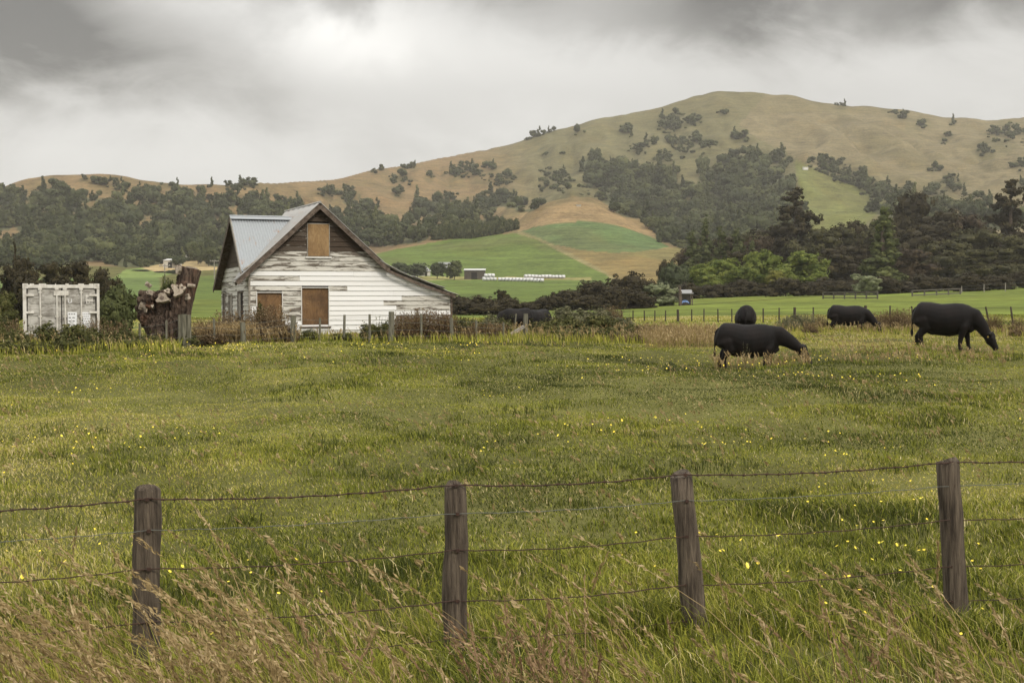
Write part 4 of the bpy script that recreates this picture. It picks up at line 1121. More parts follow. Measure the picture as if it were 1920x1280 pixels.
cow('cow', 1403, 0, 38.5, radians(-7), .97, 'nearest black cow deep in the grass, neck stretched forward to graze',
    [(.55, 0, 1.08), (.86, 0, 1.02), (1.14, .0, .86), (1.36, .0, .70), (1.47, 0, .62), (1.62, 0, .40), (1.71, 0, .20)], .08, zoff=-.10, tagged=True)
cow('cow', 1772, 0, 43, radians(-24), 1.05, 'big black cow standing at the right with its head down',
    [(.55, 0, 1.06), (.80, .0, .94), (.99, .02, .70), (1.13, .04, .47), (1.22, .05, .36), (1.33, .06, .18), (1.40, .07, .04)], .1, zoff=-.04, tagged=True)
cow('cow', 1590, 0, 65, radians(-12), .99, 'black cow grazing behind the others beside the brown weeds', None, -.1, zoff=-.05)
cow('cow', 1398, 0, 55, radians(82), 1.02, 'black cow seen from behind between the weeds and the wire fence', None, .05, zoff=-.05)
cow('cow', 968, 0, 68, radians(200), .9, 'dark cow half hidden by weeds right of the house', None, .05, zoff=-.22)
cow('cow', 1008, 0, 69, radians(230), .95, 'brownish black cow behind the weeds, right of its half hidden neighbour', None, .05, zoff=-.36)
# ------------------------------------------------------------------ fences
def rod(mb, pts, r, n=5): mb.tube(pts, r, n)
# near fence along the road
def fence_line(px, py, zoff=0):
    """point of the near fence plane in a photo column"""
    return 1 / (1 / 8.54 + (1 / 10.6 - 1 / 8.54) * px / 1920)
nf = empty('wire_fence', (0, 9.2, 0)); tag(nf, 'rough near fence of round grey brown posts carrying five rusty wires', 'fence')
def nfz(px): return H - 1.245 + .02 * px / 1920
posts = [(-1350, 1250, 960, -1350, .075), (-820, 1250, 940, -824, .08), (-300, 1250, 925, -310, .075), (276, 1290, 917, 272, .084), (855, 1275, 913, 853, .078), (1276, 1225, 892, 1318, .080), (1776, 1262, 865, 1800, .084), (2330, 1240, 850, 2330, .07), (2860, 1230, 826, 2866, .075), (3420, 1210, 800, 3420, .075)]
for (px, by, ty, bx, r) in posts:
    Y = fence_line(px, 0); t = Vector(at(px, ty, Y)); b = Vector(at(bx, by, Y)); b.z = -.35
    mb = MB(); n = 14; pts = []; rr = []
    for q in range(9):
        f = q / 8; p = b.lerp(t, f); pts.append(p + Vector((rng.normal() * .004, rng.normal() * .004, 0))); rr.append(r * (1.06 - .06 * f) * (1 + rng.normal() * .03))
    rr[-1] *= .95
    pts.append(t + Vector((0, 0, .012))); rr.append(r * .8)
    mb.tube(pts, rr, n, wob=.10)
    for v in range(len(mb.v)): mb.v[v] = (mb.v[v][0], mb.v[v][1] - 9.2, mb.v[v][2])
    mb.build('post', M['post'], nf, smooth=True)
wl = [(950, 862, .0046, 'wire', 1), (1012, 905, .0026, 'steelwire', 0), (1085, 968, .0040, 'wire', 0), (1187, 1054, .0042, 'wire', 0), (1262, 1118, .0034, 'wire', 0)]
ancs = [-300, 0, 276, 560, 855, 1060, 1276, 1530, 1776, 2050, 2330]
for (y0, y1, r, mt, barb) in wl:
    mb = MB(); pts = []
    for i, px in enumerate(np.linspace(-1350, 3420, 220)):
        Y = fence_line(px, 0) - .085; sag = 0
        for a, b in zip((-1350, -820, -300, 276, 855, 1276, 1776, 2330, 2860), (-820, -300, 276, 855, 1276, 1776, 2330, 2860, 3420)):
            if a <= px <= b: f = (px - a) / (b - a); sag = .022 * 4 * f * (1 - f) * (1.4 if r > .003 else .8)
        p = Vector(at(px, y0 + (y1 - y0) * px / 1920, Y)); p.z -= sag - .008 + .003 * sin(px * .37 + y0); p.y -= 9.2; pts.append(p)
    mb.tube(pts, r, 6)
    if barb:
        for i in range(2, 218):
            p = pts[i]
            for q in range(2):
                d = Vector((rng.normal() * .3, rng.normal(), rng.normal())).normalized() * .02; mb.tube([p - d, p + d], .0015, 4)
            mb.tube([p - Vector((.012, 0, 0)), p + Vector((.012, 0, 0))], .0065, 5)
    w = mb.build('wire', M[mt], nf)
    w['label'] = 'rusty barbed top wire' if barb else ('thin grey steel wire' if mt == 'steelwire' else 'thin rusty wire')
for px in (276, 855, 1285, 1784):                       # staples
    Y = fence_line(px, 0)
    for (y0, y1, r, mt, barb) in wl:
        st = MB(); p = Vector(at(px + (0 if y0 < 1000 else 3), y0 + (y1 - y0) * px / 1920, Y - .088)); p.y -= 9.2; st.box(p.x - .012, p.x + .012, p.y - .004, p.y + .012, p.z - .006, p.z + .014)
        st.build('staple', M['wire'], nf)

def post_fence(name, label, specs, mat, wires, wmat='steelwire', Yw=None, wr=.004):
    """specs: px_top, py_top, px_base, Y, width; one post mesh each"""
    p0 = Vector(((specs[0][0] - 960) / F * specs[0][3], specs[0][3], 0)); p0.z = Tz(p0.x, p0.y)
    root = empty(name, p0); tag(root, label, 'fence'); tops = []
    for (px, ty, bx, Y, w) in specs:
        t = Vector(at(px, ty, Y)); b = Vector(((bx - 960) / F * Y, Y, 0)); b.z = Tz(b.x, b.y) - .3
        mb = MB(); mb.tube([b - p0, b.lerp(t, .5) - p0 + Vector((rng.normal() * .008, 0, 0)), t - p0], [w * .53, w * .5, w * .47], 8, wob=.08)
        mb.build('post', M[mat], root); tops.append((t - p0, b - p0))
    for f in wires:
        mb = MB(); mb.tube([t.lerp(b + Vector((0, 0, .3)), f) + Vector((0, -specs[0][4] * .5, 0)) for t, b in tops], wr, 4); mb.build('wire', M[wmat], root)
    return root
g = [(262,606,262,51,.06),(312,600,312,51,.05),(337,590,337,51.5,.10),(345,589,345,51.5,.16),(354,590,353,51.5,.13),(401,597,401,52,.06),(455,604,455,52,.15),(550,591,549,52.5,.15),(600,596,600,52.8,.05),(646,590,646,53,.065),(693,589,693,53.3,.065),(734,584,733,53.5,.16),(790,588,790,53.8,.06),(846,596,846,54,.1),(893,600,893,54,.06),(944,604,944,54,.05)]
gf = post_fence('wire_fence', 'garden fence of grey wooden posts in front of the white house', [(a, b, c, d - 2.2, e * 1.25 + .015) for a, b, c, d, e in g], 'postgrey', (.12, .35, .6, .82))
# end post with its diagonal brace
ep = Vector(((985 - 960) / F * 53, 53, 0)); ep.z = Tz(ep.x, ep.y)
bp = empty('strainer_post', ep); tag(bp, 'grey strainer post with a diagonal wooden brace, right of the house', 'fence post')
mb = MB(); mb.tube([(0, 0, -.3), (.01, 0, .6), (.02, 0, float(zat(985, 588, 53)) - ep.z)], [.09, .088, .085], 9, wob=.06); mb.build('post', M['postgrey'], bp)
mb = MB(); q = Vector(at(947, 633, 52.6)) - ep; mb.bar(tuple(q), (-.05, -.1, float(zat(985, 612, 53)) - ep.z), .11, .11); mb.build('brace', M['wood_grey'], bp)
mb = MB(); q = Vector(at(968, 588, 54.5)) - ep; mb.bar((q.x - .12, q.y, -.2), tuple(q), .05, .05); mb.build('stay', M['postgrey'], bp)
# back fence with leaning battens
Yb = lambda px: 97 - (px - 1147) * .0465
bx = [(1147,583,1147),(1166,583,1166),(1187,582,1187),(1208,582,1208),(1228,582,1228),(1248,582,1248),(1271,580,1271),(1297,580,1297),(1320,579,1320),(1346,579,1347),(1372,579,1372),(1400,579,1400),(1431,578,1431),(1461,577,1461),(1490,576,1490),(1525,576,1525),(1560,576,1560),(1590,576,1590),(1623,573,1623),(1669,573,1669),(1709,574,1718),(1755,575,1762),(1808,574,1808),(1848,575,1862),(1895,575,1903),(1940,574,1946),(1990,573,1990)]
post_fence('wire_fence', 'sagging back fence of thin dark posts and battens across the right paddock', [(a, b, c, Yb(a), .16 if a in (1271, 1490, 1623, 1808) else .085) for a, b, c in bx], 'postdark', (.06, .4, .7), 'postdark', wr=.005)
# post and rail yard and far fence
def rails(label, x0, x1, y0, y1, Y0, Y1, n, hgt, nr, mat):
    a = Vector(((x0 - 960) / F * Y0, Y0, 0)); b = Vector(((x1 - 960) / F * Y1, Y1, 0)); a.z = Tz(a.x, a.y); b.z = Tz(b.x, b.y)
    root = empty('rail_fence', a); tag(root, label, 'fence')
    P = []
    for i in range(n):
        p = a.lerp(b, i / (n - 1)); p.z = Tz(p.x, p.y); P.append(p - a); mb = MB(); q = p - a; mb.box(q.x - .09, q.x + .09, q.y - .09, q.y + .09, q.z - .3, q.z + hgt); mb.build('post', M[mat], root)
    for r in range(nr):
        mb = MB(); z = hgt * (.95 - r * .75 / max(1, nr - 1) if nr > 1 else .9)
        for i in range(n - 1): mb.bar((P[i].x, P[i].y - .11, P[i].z + z), (P[i+1].x, P[i+1].y - .11, P[i+1].z + z), .05, .15)
        mb.build('rail', M[mat], root)
rails('weathered grey post and rail yard fence at the foot of the dark woods', 1543, 1645, 0, 0, 196, 190, 6, .95, 3, 'rail')
rails('second grey rail fence farther right below the dark woods', 1710, 1800, 0, 0, 200, 205, 5, .85, 2, 'rail')
post_fence('wire_fence', 'far pale wire fence along the rise at the right edge', [(x, y, x, 215, .14) for x, y in ((1803,536),(1845,533),(1885,530),(1925,527),(1965,525))], 'wood_grey', (.1, .5), wr=.008)

# power lines: two cables from behind the house to a pole outside the frame
pr = Vector(((2130 - 960) / F * 75, 75, 0)); pr.z = Tz(pr.x, pr.y)
def upole(x, y, h, label, arm=1.0, mat='wood_grey'):
    z = Tz(x, y); o = empty('power_pole', (x, y, z)); tag(o, label, 'power pole', 'power poles')
    mb = MB(); mb.tube([(0, 0, -.4), (0, 0, h * .5), (0, 0, h)], [.16, .14, .11], 8); mb.build('pole', M[mat], o)
    mb = MB(); mb.box(-arm, arm, -.16, -.06, h - .5, h - .3); mb.build('crossarm', M[mat], o)
    for s_ in (-.9, -.35, .35, .9):
        mb = MB(); mb.tube([(arm * s_, -.11, h - .3), (arm * s_, -.11, h - .1)], [.05, .04], 6); mb.build('insulator', M['white'], o)
    return o
pl = upole(pr.x, pr.y, float(zat(2130, 452, 75)) - pr.z, 'power pole at the right end of the two cables')
for dy, lab in ((0, 'upper of the two thin dark cables sagging across the right half'), (11, 'lower of the two thin dark cables sagging across the right half')):
    a = Vector(at(700, 574 + dy * .6, 108)); b = Vector(at(2130, 458 + dy * 3, 75)); mb = MB()
    mid_ = Vector(at(1240, 576 - 4 + dy, 95)); pts = []
    for i in range(40):
        t = i / 39; p = a.lerp(b, t); p.z -= 1.9 * 4 * t * (1 - t) * .5; pts.append(p)
    mb.tube(pts, .010, 5); o = mb.build('power_cable', M['postdark']); tag(o, lab, 'cable', 'power cables')
x, y, z = at(309, 520, 330); upole(x, 330, float(zat(309, 495, 330)) - Tz(x, 330), 'pale power pole left of the leaning stump trunk', 1.3, 'wood_grey')
x, y, z = at(402, 520, 420); upole(x, 420, float(zat(402, 487, 420)) - Tz(x, 420), 'pale power pole just left of the house', 1.3, 'wood_grey')

# ------------------------------------------------------------------ bales, far buildings
def bale_mesh():
    mb = MB(); mb.tube([(-.62, 0, .6), (-.6, 0, .6), (-.5, 0, .6), (.5, 0, .6), (.6, 0, .6), (.62, 0, .6)], [.3, .52, .62, .62, .52, .3], 14)
    me = bpy.data.meshes.new('bale'); me.from_pydata(mb.v, [], mb.f); me.polygons.foreach_set('use_smooth', np.ones(len(me.polygons), bool)); me.materials.append(M['wrap']); me.update(); return me
BM = bale_mesh()
def bale(px, Y, lift, label, group):
    x = (px - 960) / F * Y; o = bpy.data.objects.new('hay_bale', BM); COL.objects.link(o); o.location = (x, Y, Tz(x, Y) - .02 + lift); o.rotation_euler = (0, 0, rng.normal() * .12 + .3); s_ = .86 + .16 * rng.random(); o.scale = (.98 * s_, 1.1, 1.1 * s_)
    tag(o, label, 'bale', group)
for i in range(13): bale(937 + i * 6.6, 478 - i * .9, 0, 'white wrapped bale in the nearer single row', 'nearer row of white bales')
for i in range(12): bale(986 + i * 6.4, 500 - i * .3, 0, 'white wrapped bale in the farther single row', 'farther row of white bales')
for i in range(4): bale(908 + i * 6.6, 480, 0, 'white wrapped bale in the heap at the left end', 'heap of white bales')
for i in range(3): bale(911 + i * 6.6, 480, 1.2, 'white wrapped bale on top of the heap at the left end', 'top of the heap of white bales')
def shed(name, px, top, wpx, Y, depth, label, wm, rm, roof=.5, slope=0., door=True, rot=0., cat='shed', hmin=1.2, base=None):
    x = (px - 960) / F * Y; z = Tz(x, Y); w = wpx / F * Y; h = max(hmin, float(zat(px, top, Y)) - z)
    o = empty(name, (x, Y, z), rot); tag(o, label, cat)
    mb = MB(); mb.box(-w/2, w/2, 0, depth, -1.5, h * (1 - roof * .5)); mb.build('wall', M[wm], o)
    r = MB(); hr = h * (1 - roof * .5)
    r.bar((-w/2 - .2, -.1, hr), (-w/2 - .2, -.1, hr + .001), .01, .01)
    if slope == 0:
        vs = [(-w/2-.2,-.3,hr-.05),(w/2+.2,-.3,hr-.05),(w/2+.2,depth/2,h),(-w/2-.2,depth/2,h),(-w/2-.2,depth+.3,hr-.05),(w/2+.2,depth+.3,hr-.05)]
        r = MB(); r.add(vs + [(a, b, c - .12) for a, b, c in vs], [(0,1,2,3),(3,2,5,4),(6,9,8,7),(9,10,11,8),(0,6,7,1),(4,5,11,10),(0,3,9,6),(3,4,10,9),(1,7,8,2),(2,8,11,5)])
    else:
        r = MB(); vs = [(-w/2-.2,-.3,hr-.02),(w/2+.2,-.3,hr-.02),(w/2+.2,depth+.2,h),(-w/2-.2,depth+.2,h)]
        r.add(vs + [(a, b, c - .12) for a, b, c in vs], [(0,1,2,3),(7,6,5,4),(0,4,5,1),(1,5,6,2),(2,6,7,3),(3,7,4,0)])
    r.build('roof', M[rm], o)
    if door:
        d = MB(); d.box(-w*.16, w*.12, -.06, -.002, 0, hr * .75); d.build('door', M['black'], o)
    return o
shed('shed', 890, 503, 39, 492, 6, 'long low dark shed with a pale roof beside the white bales', 'shed_wall', 'pale_roof', .3, 1.)
shed('farm_house', 835, 491, 26, 530, 8, 'distant grey roofed farmhouse half hidden by trees', 'shed_wall', 'grey_roof', 1.)
shed('farm_house', 799, 498, 18, 512, 8, 'smaller grey farm building left of the distant farmhouse', 'cream_wall', 'grey_roof', 1., rot=.5)
shed('hill_house', 357, 456, 24, 660, 8, 'house with a long pale roof in the trees above the stump', 'cream_wall', 'pale_roof', .3, 1., True)
shed('hill_house', 320, 484, 26, 560, 8, 'white roofed house in the trees behind the stump', 'cream_wall', 'pale_roof', .4, 1.)
shed('hut', 1571, 426, 9, 640, 5, 'small white hut at the bottom of the yellow-green field', 'white', 'pale_roof', .2, 1., False)
shed('hut', 1085, 391, 8, 745, 4, 'tiny pale hut on the ochre spur', 'cream_wall', 'pale_roof', .3, 1., False)
shed('hut', 1509, 324, 9, 1120, 4, 'tiny white hut at the top of the yellow-green field', 'white', 'white', .2, 1., False, hmin=3)
# open shed with blue tarpaulin
x = (1287 - 960) / F * 176; z = Tz(x, 176); hh = float(zat(1287, 543, 176)) - z
o = empty('open_shed', (x, 176, z)); tag(o, 'small open shed with a pale roof over a blue tarpaulin', 'shed')
for sx_ in (-.62, .72):
    for sy_ in (0, 1.6): mb = MB(); mb.box(sx_ - .06, sx_ + .06, sy_ - .06, sy_ + .06, -.3, hh - .2); mb.build('post', M['wood_dark'], o)
mb = MB(); mb.add([(-.75,-.2,hh-.45),(.85,-.2,hh-.45),(.85,1.9,hh),(-.75,1.9,hh),(-.75,-.2,hh-.5),(.85,-.2,hh-.5),(.85,1.9,hh-.05),(-.75,1.9,hh-.05)], [(0,1,2,3),(7,6,5,4),(0,4,5,1),(1,5,6,2),(2,6,7,3),(3,7,4,0)]); mb.build('roof', M['grey_roof'], o)
mb = MB(); V = []
for i in range(9):
    for j in range(7): V.append((-.62 + 1.1 * i / 8, .2 + 1.1 * j / 6, .62 * (1 - (i - 4) ** 4 / 300) * (1 - abs(j - 3) / 7) + .1 * rng.random()))
V += [(v[0], v[1], -.1) for v in V]
mb.add(V[:63], [(i*7+j, (i+1)*7+j, (i+1)*7+j+1, i*7+j+1) for i in range(8) for j in range(6)]); mb.build('blue_tarpaulin', M['blue'], o)
mb = MB(); mb.box(-.78, .78, 1.7, 1.76, -.2, hh - .15); mb.build('wall', M['shed_wall'], o)
x = (1275 - 960) / F * 175; mb = MB(); mb.tube([(0, 0, -.3), (0, 0, float(zat(1275, 537, 175)) - Tz(x, 175))], [.16, .13], 8); o = mb.build('gate_post', M['wood_dark']); o.location = (x, 175, Tz(x, 175)); tag(o, 'dark post at the left corner of the open shed', 'post')

# ------------------------------------------------------------------ shrubs and weeds
def weed_proto(kind, seed):
    g = np.random.default_rng(seed); VV = []; RR = []
    if kind == 'leafy':
        L = lobes_for('bush', 1.0, 1.3, seed); V, r = crown(L, 2300, .042, seed, 14); VV.append(V); RR.append(r)
        ns = 40
    else:
        ns = 150 if kind == 'twiggy' else 9
    # stems with seed heads
    S = []; R2 = []
    for i in range(ns):
        a = g.random() * 6.28; q = .5 * sqrt(g.random()); x, y = cos(a) * q, sin(a) * q
        hgt = (.55 + .5 * g.random()) * (1 if kind != 'leafy' else 1.05); lx, ly = g.normal() * .16 + x * .3, g.normal() * .16 + y * .3
        w = .006; top = np.array((x + lx, y + ly, hgt)); b = np.array((x, y, 0)); dxy = np.array((cos(a + 1.5), sin(a + 1.5), 0)) * w
        S.append(np.array([b - dxy, b + dxy, top + dxy * .5, top - dxy * .5])); R2 += [g.random() * .5] * 4
        m = 14 if kind != 'leafy' else 5
        t = .35 + .65 * g.random(m); P = b + (top - b) * t[:, None] + g.normal(size=(m, 3)) * .022
        V = leaf_quads(P, unit(m, g), .032, g, .5); S.append(V); R2 += list(np.repeat(.3 + .7 * g.random(m), 4))
        if kind == 'twiggy':
            m = 10; P = b + np.c_[g.normal(size=m) * .12 + lx * .3, g.normal(size=m) * .12 + ly * .3, .45 * g.random(m)]; S.append(leaf_quads(P, unit(m, g), .06, g, .45)); R2 += list(np.repeat(g.random(m) * .8, 4))
    V = np.concatenate(VV + S); r = np.concatenate(RR + [np.array(R2)])
    return V, r
WP = {}
def weed(name, kind, leafm, px, top, wpx, Y, label, group, seed, hsc=1.):
    key = (kind, leafm, seed)
    if key not in WP:
        V, r = weed_proto(kind, seed); me = big_mesh(name, V, quads_of(V), attrs={'rnd': r}); me.materials.append(LEAF[leafm]); WP[key] = (me, V[:, 2].max())
    me, zm = WP[key]
    x = (px - 960) / F * Y; z = Tz(x, Y) - .05; h = max(.35, float(zat(px, top, Y)) - z) * hsc; w = wpx / F * Y
    o = bpy.data.objects.new(name, me); COL.objects.link(o); o.location = (x, Y, z); o.scale = (w / 1.25, w / 1.25, h / zm); o.rotation_euler = (0, 0, rng.random() * 6.28)
    tag(o, label, 'shrub' if kind == 'leafy' else 'weed', group); return o
def weeds(specs, name, phrase, group, hsc=1.25):
    for i, s in enumerate(sorted(specs, key=lambda s: s[2])):
        weed(name, *s[:6], phrase % ORD[i], group, s[6], hsc)
weeds([('leafy','weedgreen',-10,615,70,43.2,1),('leafy','weedgreen',36,621,74,43,2),('leafy','weedgreen',88,618,80,43.5,3),('leafy','weedgreen',140,614,78,43.2,1),('leafy','weedgreen',188,620,72,43,2),('leafy','weedgreen',232,628,70,43.4,3),('leafy','weedgreen',282,632,74,43,1),('leafy','weedgreen',62,640,70,41,2),('leafy','weedgreen',118,638,80,41.2,3),('leafy','weedgreen',250,645,70,41.5,1),('leafy','weedgreen',180,641,70,41,2),('leafy','weedgreen',10,645,80,41,3)],
  'bank_shrub', '%s from left of the low green shrubs below the container', 'low green shrubs below the container', 1.4)
weeds([('twiggy','weedbrown',212,610,50,44.5,4),('twiggy','weedbrown',25,608,40,44.5,5),('twiggy','weedbrown',175,606,40,44.3,4)], 'thistle_clump', '%s from left of the pale seeding thistles by the container', 'seeding thistles by the container')
weeds([('leafy','weedgreen',325,612,60,50,1),('leafy','weedgreen',300,625,60,49,2),('leafy','weedgreen',352,628,60,49.5,3)], 'garden_shrub', '%s from left of the green shrubs below the stump', 'green shrubs below the stump')
weeds([('twiggy','weedbrown',385,610,50,51.5,4),('twiggy','weedbrown',425,598,56,52.2,5),('twiggy','weedbrown',478,592,56,51.8,4),('twiggy','weedbrown',510,590,60,51.6,5),('twiggy','weedbrown',400,622,60,50,4),('leafy','weedbrown',500,604,70,51.2,2),('leafy','weedbrown',440,618,56,50.8,1),('twiggy','weedbrown',535,612,50,51,5),('leafy','weedbrown',545,622,40,50.5,3)],
  'dry_weed', '%s from left of the dry brown weeds at the house corner', 'dry brown weeds at the house corner', 1.4)
weeds([('leafy','weedgreen',455,604,26,51.8,2),('leafy','weedgreen',488,577,30,52.5,3),('leafy','weedgreen',693,607,48,52,1),('leafy','weedgreen',718,600,40,52.4,2),('leafy','weedgreen',580,627,50,51,3),('leafy','weedgreen',640,629,60,51,1)],
  'garden_shrub', '%s from left of the green shrubs under the house windows', 'green shrubs under the house windows')
weeds([('twiggy','weedred',755,590,44,52.6,6),('twiggy','weedred',790,584,50,52.4,7),('twiggy','weedred',825,586,48,52.5,6),('twiggy','weedred',772,598,44,52,7),('twiggy','weedred',842,594,36,52.8,7),('leafy','weedbrown',735,612,40,52,2)],
  'dock_plant', '%s from left of the rusty dock weeds against the lean-to wall', 'rusty dock weeds at the lean-to', 1.15)
weeds([('leafy','weedgreen',868,590,46,53,1),('leafy','weedgreen',895,592,52,53.5,2),('twiggy','weedred',905,604,50,52.5,6),('twiggy','weedred',930,608,46,52.4,7),('twiggy','weedred',880,612,40,52,6),('leafy','weedgrey',920,588,50,55,3),('leafy','weedgreen',948,590,40,56,2)],
  'fence_weed', '%s from left of the weeds between house and strainer post', 'weeds between house and strainer post', 1.1)
weeds([('leafy','weedgreen',1015,596,70,55,1),('leafy','weedgreen',1055,584,80,58,2),('leafy','weedgrey',1090,578,76,62,3),('leafy','weedgreen',1125,584,80,58,1),('leafy','weedgreen',1085,606,90,52,2),('leafy','weedgreen',1140,612,80,51,3),('leafy','weedgrey',1165,588,70,60,1),('leafy','weedgreen',1195,600,66,55,2),('twiggy','weedbrown',1150,572,34,88,4),('twiggy','weedbrown',1215,606,60,54,5),('leafy','weedgreen',1040,618,70,50.5,3),('twiggy','weedbrown',1248,608,60,53,4),('leafy','weedgrey',1120,570,60,84,2),('leafy','weedgrey',1060,572,60,82,3),('twiggy','weedbrown',1180,622,70,50,5)],
  'bramble_shrub', '%s from left of the tangled shrubs right of the strainer post', 'tangled shrubs right of the strainer post', 1.02)
weeds([('twiggy','weedbrown',1285,606,64,54,4),('twiggy','weedbrown',1315,610,60,52,5),('twiggy','weedbrown',1340,606,50,54,4),('twiggy','weedgrey',1415,594,46,52,5),('twiggy','weedgrey',1385,597,40,52.5,4),('twiggy','weedbrown',1435,602,44,55,4)],
  'dry_weed', '%s from left of the dry weeds in front of the rear-view cow', 'dry weeds before the rear-view cow', .62)
weeds([('leafy','weedgrey',1490,588,54,66,3),('twiggy','weedgrey',1510,586,44,66,5),('twiggy','weedbrown',1536,588,32,67,4),('twiggy','weedbrown',1520,604,30,60,5),('twiggy','weedgrey',1478,592,44,64,4)],
  'dry_weed', '%s from left of the weeds left of the far grazing cow', 'weeds left of the far grazing cow', 1.)
weeds([('twiggy','weedbrown',1650,582,40,68,4),('twiggy','weedred',1672,578,44,67.5,6),('twiggy','weedbrown',1695,576,40,67,5),('twiggy','weedred',1635,592,36,66,7),('twiggy','weedbrown',1715,590,30,66,4)],
  'dock_plant', '%s from left of the brown docks between the two right cows', 'brown docks between the two right cows', 1.)
weeds([('twiggy','weedred',1866,584,30,63,6),('twiggy','weedbrown',1910,590,40,61,5),('leafy','weedbrown',1905,606,40,58,2)], 'dock_plant', '%s from left of the docks at the leaning fence posts', 'docks at the leaning fence posts', .9)
weed('thistle_plant', 'sparse', 'weedgrey', 1396, 640, 16, 37.4, 'tall green thistle standing in front of the nearest cow', None, 8)
weed('thistle_plant', 'leafy', 'poplar', 1258, 676, 34, 34, 'low dark green thistle rosette in the open grass left of the nearest cow', None, 3)

# ------------------------------------------------------------------ grass
def grass_mat(name, stops, trans=.3):
    return leaf_mat(name, stops, trans, .6)
G_field = grass_mat('pasture_blades', [(0, (.050, .062, .012)), (.3, (.245, .265, .034)), (.55, (.41, .385, .066)), (.74, (.48, .41, .125)), (.88, (.53, .44, .21)), (1, (.72, .61, .36))])
G_dry = grass_mat('dry_stalks', [(0, (.12, .088, .038)), (.4, (.25, .18, .08)), (.75, (.38, .28, .135)), (1, (.55, .43, .25))])
G_red = grass_mat('sorrel_stalks', [(0, (.10, .06, .03)), (.5, (.23, .14, .075)), (1, (.42, .29, .17))])
def blades(name, X, Y, h, w, rnd, mat, lean=(-.18, 0.), bend=.5, seed=0, parent=None, Z=None):
    g = np.random.default_rng(seed); n = len(X)
    Z = T(X, Y) - .02 if Z is None else Z
    a = g.random(n) * 2 * pi
    wx, wy = np.cos(a) * w * .5, np.sin(a) * w * .5
    la = g.random(n) * 2 * pi; lm = h * bend * g.random(n)
    lx = np.cos(la) * lm + lean[0] * h; ly = np.sin(la) * lm + lean[1] * h
    B = np.c_[X, Y, Z]; Mx = B + np.c_[lx * .3, ly * .3, h * .6]; Tp = B + np.c_[lx, ly, h * (1 - .25 * bend * g.random(n))]
    W = np.c_[wx, wy, np.zeros(n)]
    V = np.stack([B - W, B + W, Mx + W * .8, Mx - W * .8, Tp], 1).reshape(-1, 3)
    i = np.arange(n)[:, None] * 5
    q = i + np.array([[0, 1, 2, 3]]); t = i + np.array([[3, 2, 4]])
    me = big_mesh(name, V, q, t, attrs={'rnd': np.repeat(rnd, 5)}); me.materials.append(mat)
    return link(name, me, None)
def scatter(y0, y1, dens, g, margin=1.12, extra=1.0):
    """random points over the strip of field the lens can see, with some margin"""
    hw = .36 * margin; area = hw * (y1 ** 2 - y0 ** 2) + 2 * extra * (y1 - y0)
    n = int(area * dens); Y = np.sqrt(y0 ** 2 + (y1 ** 2 - y0 ** 2) * g.random(n)); X = (g.random(n) * 2 - 1) * (hw * Y + extra)
    return X, Y
g = np.random.default_rng(21)
XS, YS, HS, WS, RS = [], [], [], [], []
for (y0, y1, dens, hm) in ((5.2, 9, 1500, .13), (9, 12.5, 1700, .095), (12.5, 17, 1350, .07), (17, 24, 1050, .056), (24, 34, 700, .052), (34, 47, 430, .055), (47, 72, 150, .075), (72, 120, 50, .08)):
    X, Y = scatter(y0, y1, dens, g)
    no = int(16 * (y1 - y0) * dens * .35); Yo = y0 + (y1 - y0) * g.random(no); sg = np.where(g.random(no) < .5, -1, 1)   # thinner sward beyond both sides of the frame
    X = np.r_[X, sg * (.403 * Yo + 1 + 9 * g.random(no))]; Y = np.r_[Y, Yo]
    p1 = fbm(X / 3.2, Y / 3.8, 3); p2 = fbm(X / .9 + 50, Y / 1.1, 2); p3 = fbm(X / 9 + 9, Y / 12 + 30, 3); p4 = fbm(X / 1.7 + 90, Y / 2.6 + 5, 3)
    tuft = sstep(.56, .74, p2 * .45 + p1 * .55)
    h = hm * (.5 + .75 * g.random(len(X))) * (.65 + .7 * p1 + 1.1 * tuft)
    # verge by the fence stays long
    h = h * (1 + .5 * sstep(11, 8, Y))
    r = .35 + .50 * (p3 - .5) * 2 + .36 * (p4 - .5) * 2 + g.normal(size=len(X)) * .18 - .17 * tuft
    straw = g.random(len(X)) < (.07 + .22 * sstep(.46, .68, p3)); r = np.where(straw, .75 + .25 * g.random(len(X)), r)
    k = ~((Y > 58) & (Y < 66.5) & (X > -13.6) & (X < -2.5)) & ~((fbm(X / 1.3 + 60, Y / 1.5 + 60, 2) > .63) & (g.random(len(X)) < .42))
    XS.append(X[k]); YS.append(Y[k]); HS.append(h[k]); RS.append(np.clip(r[k], 0, 1)); WS.append((.0050 + .00036 * Y[k]) * (.7 + .6 * g.random(k.sum())))
X, Y, h, w, r = map(np.concatenate, (XS, YS, HS, WS, RS))
tag(blades('pasture_grass', X, Y, h, w, r, G_field, bend=1.15, seed=1), 'uneven green and straw coloured pasture grass filling the paddock', 'grass', kind='stuff')

